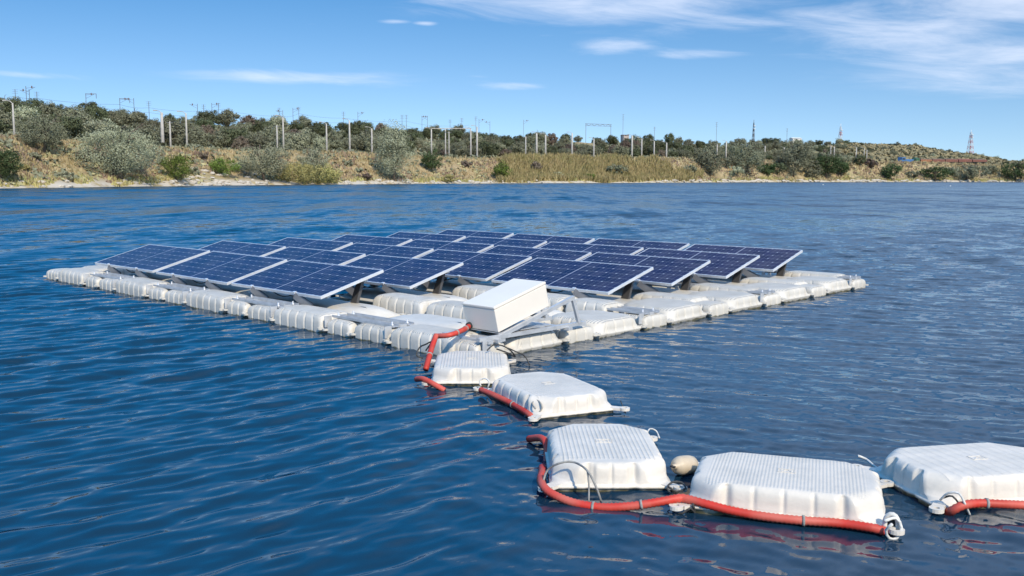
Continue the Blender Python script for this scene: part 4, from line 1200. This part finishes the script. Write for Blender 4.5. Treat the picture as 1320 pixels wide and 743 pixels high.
# hulls under the panels
for r_ in range(6):
    for c in range(4):
        if r_ == 1 and c < 2: continue
        if r_ >= 2 and c < 2: continue
        if r_ >= 3 and c < 3: continue
        bare = (c == 3 and r_ < 2)
        L = 2.06 if not bare else 1.30
        uc = .34 + PER * c + 1.03 if not bare else 7.62
        if c == 3 and not bare: uc -= .10
        o = rig_float('hull_float', L / 2, .40, .155 if not bare else .15, 'rig_smooth', 'hull', rig(uc, P2 * r_ + .50))
        if bare: lab = f"smooth cream hull without a panel, {'near the red hose' if r_ == 0 else 'behind the white cabinet'}"
        else: lab = f'smooth cream hull under the {ORD[c]} solar panel of the {ROWN[r_]} row'
        tag(o, lab, 'float', 'smooth hulls under the panels')


# ---- solar panels
TILT, PW, PZ = 0.2663, 0.962, 1.69 - 1.3793


def make_panel():
    root = empty('solar_panel', (0, 0, 0), 0)
    t = .034
    pr = (TILT, 0, 0)
    mb = MB(); mb.box(.012, 1.988, .012, PW - .012, -.006, -.001); mb.build('cell_sheet', MT['cells'], root, (0, 0, PZ), pr)
    mb = MB(); mb.box(.03, 1.97, .03, PW - .03, -.013, -.009); mb.build('back_sheet', MT['back'], root, (0, 0, PZ), pr)
    mb = MB()
    mb.box(0, 2, 0, .0115, -t, .001); mb.box(0, 2, PW - .0115, PW, -t, .001); mb.box(0, .0115, .0117, PW - .0117, -t, .001); mb.box(1.9885, 2, .0117, PW - .0117, -t, .001)
    mb.build('frame', MT['alu'], root, (0, 0, PZ), pr)
    mb = MB()
    for y in (.12, .70): mb.box(.06, 1.94, y, y + .05, -.075, -t - .002)
    mb.build('support_rail', MT['steel'], root, (0, 0, PZ), pr)
    mb = MB()
    for x in (.5, 1.46): mb.box(x - .025, x + .025, -.012, .02, -.012, .012)
    mb.build('clamp', MT['alu'], root, (0, 0, PZ), pr)
    sn, cs = math.sin(TILT), math.cos(TILT)
    for x in (.5, 1.46):
        mb = MB(); mb.bar((x, .005, PZ - .03), (x + .25, .07, .14), .085, .022, (0, 1, 0), w1=.13); mb.build('front_leg', MT['strut'], root)
    for x in (.45, 1.80):
        y = .78
        mb = MB(); mb.bar((x, y * cs, PZ + y * sn - .045), (x - .03, y * cs - .10, .14), .04, .085, (1, 0, 0), h1=.12); mb.build('rear_leg', MT['leg'], root)
    for x in (.3,):
        pts = [(x + .5 * i / 8 + .35, .2, PZ - .06 - .05 * math.sin(math.pi * i / 8)) for i in range(9)]
        mb = MB(); mb.tube(pts, .007, 5); mb.build('cable', MT['black'], root)
    return root


proto = make_panel()
first = True
for r_ in range(6):
    n = 3 if r_ < 2 else 4
    for c in range(n):
        o = proto if first else copy_tree(proto); first = False
        o.location = rig(PER * c, P2 * r_); o.rotation_euler = (random.uniform(-.004, .004), random.uniform(-.004, .004), YAW)
        nth = ['leftmost', 'second from left', 'third from left' if n == 4 else 'rightmost', 'rightmost'][c]
        tag(o, f'blue solar panel, {nth} in the {ROWN[r_]} row' + ('' if r_ not in (1, 2, 3, 4) else ' from the viewer'), 'solar panel', 'solar panels on the floating platform')


# ---- steel channels along the edges
def channel(name, u0, v0, u1, v1, z, label, w=.09, h=.026, group='steel channels bolted to the edge floats'):
    a, b_ = rig(u0, v0), rig(u1, v1); d = b_ - a; L = d.length
    root = empty(name, a + Vector((0, 0, z)), math.atan2(d.y, d.x))
    mb = MB(); mb.box(0, L, -w / 2, w / 2, 0, .006); mb.build('web', MT['steel'], root)
    for s in (-1, 1):
        mb = MB(); y = s * (w / 2 - .003); mb.box(0, L, y - .003, y + .003, .0065, h); mb.build('flange', MT['steel'], root)
    for x in (.06, L - .06):
        mb = MB(); mb.lathe([(.018, .007), (.018, .022), (.010, .023), (.010, .05)], 6, o=(x, 0, 0)); mb.build('bolt', MT['alu'], root)
    for x in (.004, L - .004):
        mb = MB(); mb.box(x - .004, x + .004, -w / 2 - .10, -w / 2 - .01, -.10, .02); mb.build('end_bracket', MT['steel'], root)
    return tag(root, label, 'steel channel', group)


for i, j in enumerate(range(0, 4)):
    us = -.48 + PER * j + 1.0
    channel('steel_channel', us + .02, -.26, us + 1.06, -.26, .168, f'galvanised channel lying on the left edge floats, outer one, {ORD[i]} from the far left')
    channel('steel_channel', us + .02, -.06, us + 1.06, -.06, .168, f'galvanised channel lying on the left edge floats, inner one, {ORD[i]} from the far left')
for i, k in enumerate((2, 4, 6)):
    channel('steel_channel', 7.65, P2 * k - .12, 9.14, P2 * k - .12, .158 if k < 6 else .16, f'galvanised channel across the right edge, {ORD[i]} from the near corner')
    channel('steel_channel', 7.65, P2 * k - .32, 9.14, P2 * k - .32, .158, f'galvanised channel across the right edge, front one of pair {ORD[i]} from the near corner')

# ---- cabinet on its tilted stand
CB = dict(u=8.735, v=-.045, z=1.69 - 1.457, a=.432, b=.745, c=.258, t=.253)
root = empty('equipment_cabinet', rig(CB['u'], CB['v'], CB['z']), YAW)
rx = (CB['t'], 0, 0)
mb = MB(); mb.box(0, CB['a'], 0, CB['b'], 0, CB['c'] - .03); mb.build('body', MT['cabinet'], root, rot=rx, bevel=.006)
mb = MB(); mb.box(-.004, CB['a'] + .004, -.004, CB['b'] + .004, CB['c'] - .0285, CB['c']); mb.build('lid', MT['cabinet'], root, rot=rx, bevel=.008)
mb = MB()
mb.box(CB['a'] * .3, CB['a'] * .7, CB['b'] + .0005, CB['b'] + .02, .12, .16); mb.box(CB['a'] - .03, CB['a'] - .005, CB['b'] + .0005, CB['b'] + .03, .19, .215)
mb.build('latch', MT['steel'], root, rot=rx)
mb = MB(); mb.tube([(.05, -.03, .03), (.05, .01, .03)], .035, 12); mb.build('cable_gland', MT['black'], root, rot=rx)
tag(root, 'cream white metal cabinet tilted on a steel stand at the near corner', 'cabinet')

root = empty('cabinet_stand', rig(0, 0, 0), YAW)
sl = math.tan(CB['t'])
zt = lambda v: CB['z'] - .03 + (v - CB['v']) * sl
for u in (8.72, 9.19):
    mb = MB(); mb.bar((u, -.28, zt(-.28)), (u, 1.02, zt(1.02)), .036, .036); mb.build('sloping_rail', MT['steel'], root)
    mb = MB(); mb.bar((u + .012, 1.0, zt(1.0) - .02), (u + .012, 1.10, .20), .036, .03, (1, 0, 0)); mb.build('post', MT['steel'], root)
    mb = MB(); mb.bar((u, -.34, .198), (u, 1.20, .196), .045, .036); mb.build('base_rail', MT['steel'], root)
    pass
for v in (-.02, .60):
    mb = MB(); mb.bar((8.70, v, zt(v) - .045), (9.21, v, zt(v) - .045), .05, .03); mb.build('cross_rail', MT['steel'], root)
for v in (-.24, -.12, .9):
    mb = MB(); mb.bar((8.30, v, .192 - .02), (9.26, v, .192 - .02), .06, .03); mb.build('base_rail', MT['steel'], root)
mb = MB(); mb.box(8.74, 9.17, -.05, .7, .223, .228); mb.build('tray', MT['steel'], root)
for (u, v) in ((9.225, -.27),):
    mb = MB(); mb.box(u, u + .010, v - .05, v + .05, .07, .19); mb.build('side_plate', MT['steel'], root)
tag(root, 'galvanised triangular steel stand carrying the tilted cabinet', 'stand')


# ------------------------------------------------------------------ red hoses, ropes, cords
def smooth_path(ctrl, step):
    ctrl = [Vector(p) for p in ctrl]; out = []
    n = len(ctrl)
    for i in range(n - 1):
        p0 = ctrl[max(i - 1, 0)]; p1 = ctrl[i]; p2 = ctrl[i + 1]; p3 = ctrl[min(i + 2, n - 1)]
        m_ = max(2, int((p2 - p1).length / step))
        for k in range(m_):
            t = k / m_
            out.append(.5 * ((2 * p1) + (p2 - p0) * t + (2 * p0 - 5 * p1 + 4 * p2 - p3) * t * t + (3 * p1 - p0 - 3 * p2 + p3) * t ** 3))
    out.append(ctrl[-1]); return out


def hose(ctrl, label, r=.026, ties=()):
    pts = smooth_path(ctrl, .0105)
    rad = [r * (1.0 if (i // 1) % 2 == 0 else .86) for i in range(len(pts))]
    root = empty('red_hose', (0, 0, 0), 0)
    mb = MB(); mb.tube(pts, r, 12, rad); mb.build('tube', MT['red'], root)
    for f in ties:
        i = min(len(pts) - 2, max(1, int(f * len(pts))))
        t = (pts[i + 1] - pts[i - 1]).normalized()
        mb = MB(); mb.tube([pts[i] - t * .006, pts[i] + t * .006], r * 1.16, 12); mb.build('tie_band', MT['grey_rope'], root)
    return tag(root, label, 'hose', 'red corrugated hoses')


hose([at(604, 421, .262), at(596, 426, .27), at(580, 432, .26), at(563, 433.5, .235)], 'red hose running out of the white cabinet to the corner', .025, (.25, .6))
hose([at(562, 433, .25), at(557, 447, .18), at(553, 461, .12), at(549, 476, .05)], 'steep red hose dropping from the platform corner to the water', .026, (.6,))
hose([at(537, 489, .035), at(546, 489, .06), at(560, 496, .035), at(573, 503.5, -.005)], 'short red hose floating at the left of the moored float', .024)
hose([at(620, 503, .05), at(635, 509, .05), at(660, 521, .03), at(684, 536, .02), at(688, 541, -.02)], 'red hose along the left side of the corner-on float', .024, (.55,))
hose([at(682, 566, .02), at(697, 565, .07), at(704, 573, .06), at(705, 590, 0.0), at(701, 604, -.03)], 'red hose end curling behind the square-on float', .023)
hose([at(699, 603, .0), at(699, 610, .03), at(697, 618, .04), at(700, 627, .045), at(712, 637, .03), at(738, 648, .012), at(773, 654, .006), at(810, 653, .02), at(845, 648, .045), at(872, 643, .06), at(884, 643, .06), at(910, 650, .05),
      at(945, 659, .035), at(985, 666, .028), at(1030, 671, .028), at(1080, 674.5, .028), at(1125, 681, .03), at(1140, 685, .02)],
     'longest red hose sagging from the square-on float and along the dimpled float', .0235, (.36, .47, .83))
hose([at(1222, 662, .0), at(1230, 657, .035), at(1242, 651.5, .06), at(1262, 649, .062), at(1290, 650, .06), at(1330, 652, .05), at(1380, 655, .05)], 'red hose along the front of the rightmost float', .0235, (.35,))


def rope(ctrl, r, mt, label, closed=False, name='mooring_rope', group='ropes and cords tying the floats'):
    pts = smooth_path(ctrl, .02)
    mb = MB(); mb.tube(pts, r, 7); return tag(mb.build(name, MT[mt]), label, 'rope', group)


rope([at(700, 622, .05), at(706, 606, .11), at(722, 597, .165), at(740, 596, .17), at(757, 607, .16), at(768, 627, .09), at(775, 647, .0)], .006, 'grey_rope', 'grey cord arching over the front of the square-on float', name='arched_cord')
rope([at(757, 607, .16), at(759, 625, .09), at(759, 648, 0)], .005, 'grey_rope', 'thin cord hanging down the front of the square-on float', name='hanging_cord')
rope([at(862, 628, .06), at(872, 634, .03), at(884, 630, .05), at(878, 622, .06), at(866, 622, .06), at(860, 630, .03), at(868, 640, .0)], .006, 'rope', 'black rope loop between the square-on and dimpled floats')
rope([at(870, 650, .02), at(868, 660, -.01), at(880, 662, .0), at(890, 655, .03), at(896, 662, -.01), at(893, 650, .05)], .006, 'rope', 'black rope knot under the long red hose')
rope([at(1140, 672, .08), at(1155, 668, .09), at(1162, 680, .05), at(1156, 694, .0), at(1146, 694, .0), at(1142, 684, .04), at(1150, 676, .08)], .0075, 'white_rope', 'white rope loop at the right front corner of the dimpled float')
rope([at(1106, 588, .06), at(1116, 592, .04), at(1128, 602, .03), at(1140, 610, .05), at(1147, 622, .0)], .008, 'white_rope', 'white rope joining the dimpled and rightmost floats')
rope([at(1212, 645, .06), at(1222, 636, .11), at(1236, 636, .12), at(1243, 648, .08), at(1250, 664, .0)], .006, 'white_rope', 'white rope loop at the near corner of the rightmost float')
rope([at(1216, 642, .07), at(1228, 640, .10), at(1240, 655, .04), at(1247, 663, .0)], .005, 'rope', 'dark rope around the hose end at the rightmost float')
rope([at(655, 449, .14), at(664, 453, .13), at(676, 459, .08), at(683, 471, .0)], .006, 'rope', 'dark rope falling to the water from the near platform corner')
rope([at(628, 452, .17), at(636, 445, .21), at(648, 446, .21), at(658, 452, .16), at(664, 460, .08), at(654, 455, .14), at(640, 450, .17)], .007, 'rope', 'dark rope coil on the near platform corner')
rope([at(620, 498, .06), at(618, 491, .10), at(625, 488, .12), at(631, 493, .10), at(628, 501, .05)], .006, 'white_rope', 'pale rope loop between the moored and corner-on floats')
rope([at(690, 527, .08), at(686, 520, .10), at(692, 516, .12), at(698, 522, .10), at(696, 531, .05), at(676, 537, .0)], .006, 'grey_rope', 'grey rope loop at the near tip of the corner-on float')
rope([at(800, 517, .04), at(806, 532, 0), at(811, 546, -.02)], .004, 'rope', 'thin black line trailing from the corner-on float')
rope([at(545, 462, .03), at(537, 458, .06), at(541, 448, .12), at(549, 444, .16), at(556, 441, .19), at(549, 452, .1)], .007, 'rope', 'black rope tangle behind the steep red hose')
rope([at(850, 565, .04), at(846, 556, .06), at(838, 553, .09), at(833, 560, .10)], .005, 'white_rope', 'short white cord on the back right corner of the square-on float')

# white shackle at the right front corner of the dimpled float
root = empty('mooring_shackle', at(1149, 676, .05), R(-20))
mb = MB(); mb.tube([(math.cos(a) * .03, 0, math.sin(a) * .05 + .0) for a in np.linspace(-.5, math.pi + .5, 12)], .012, 8); mb.build('bow', MT['white_rope'], root)
mb = MB(); mb.tube([(-.05, 0, -.03), (.05, 0, -.03)], .011, 8); mb.build('pin', MT['steel'], root)
mb = MB(); mb.tube([(0, .02, .02), (0, .0, -.09)], .02, 8); mb.build('strap', MT['black'], root)
tag(root, 'white shackle hanging off the right front corner of the dimpled float', 'shackle')

# tan buoy tucked behind the dimpled float
root = empty('mooring_buoy', at(882, 600, .055), R(-30)); root.scale = (.75, .75, .75); root.rotation_euler = (R(80), 0, R(-40))
mb = MB(); mb.lathe([(.012, -.13), (.045, -.125), (.068, -.10), (.074, -.05), (.074, .05), (.066, .09), (.04, .12), (.018, .13), (.018, .16)], 20); mb.build('body', MT['tan'], root)
mb = MB(); mb.tube([(.018 * math.cos(a), 0.0, .175 + .02 * math.sin(a)) for a in np.linspace(0, 6.28, 14)], .006, 6); mb.build('eye', MT['black'], root)
tag(root, 'tan plastic buoy tucked behind the left end of the dimpled float', 'buoy')
# two white specks far out
for (px, py, lab) in ((1061, 238.6, 'tiny white buoy on the far water below the right slope, left one'), (1225, 240.2, 'tiny white buoy on the far water below the red wagons')):
    p = at(px, py, 0.0)
    root = empty('marker_buoy', p, 0); s = m_per_px(p) * 1.3
    mb = MB(); mb.lathe([(.1 * s, -.4 * s), (.6 * s, -.2 * s), (.62 * s, .2 * s), (.4 * s, .5 * s), (.1 * s, .6 * s)], 12); mb.build('body', MT['white_wall'], root)
    tag(root, lab, 'buoy', 'white marker buoys')
print('objects', len(bpy.data.objects))
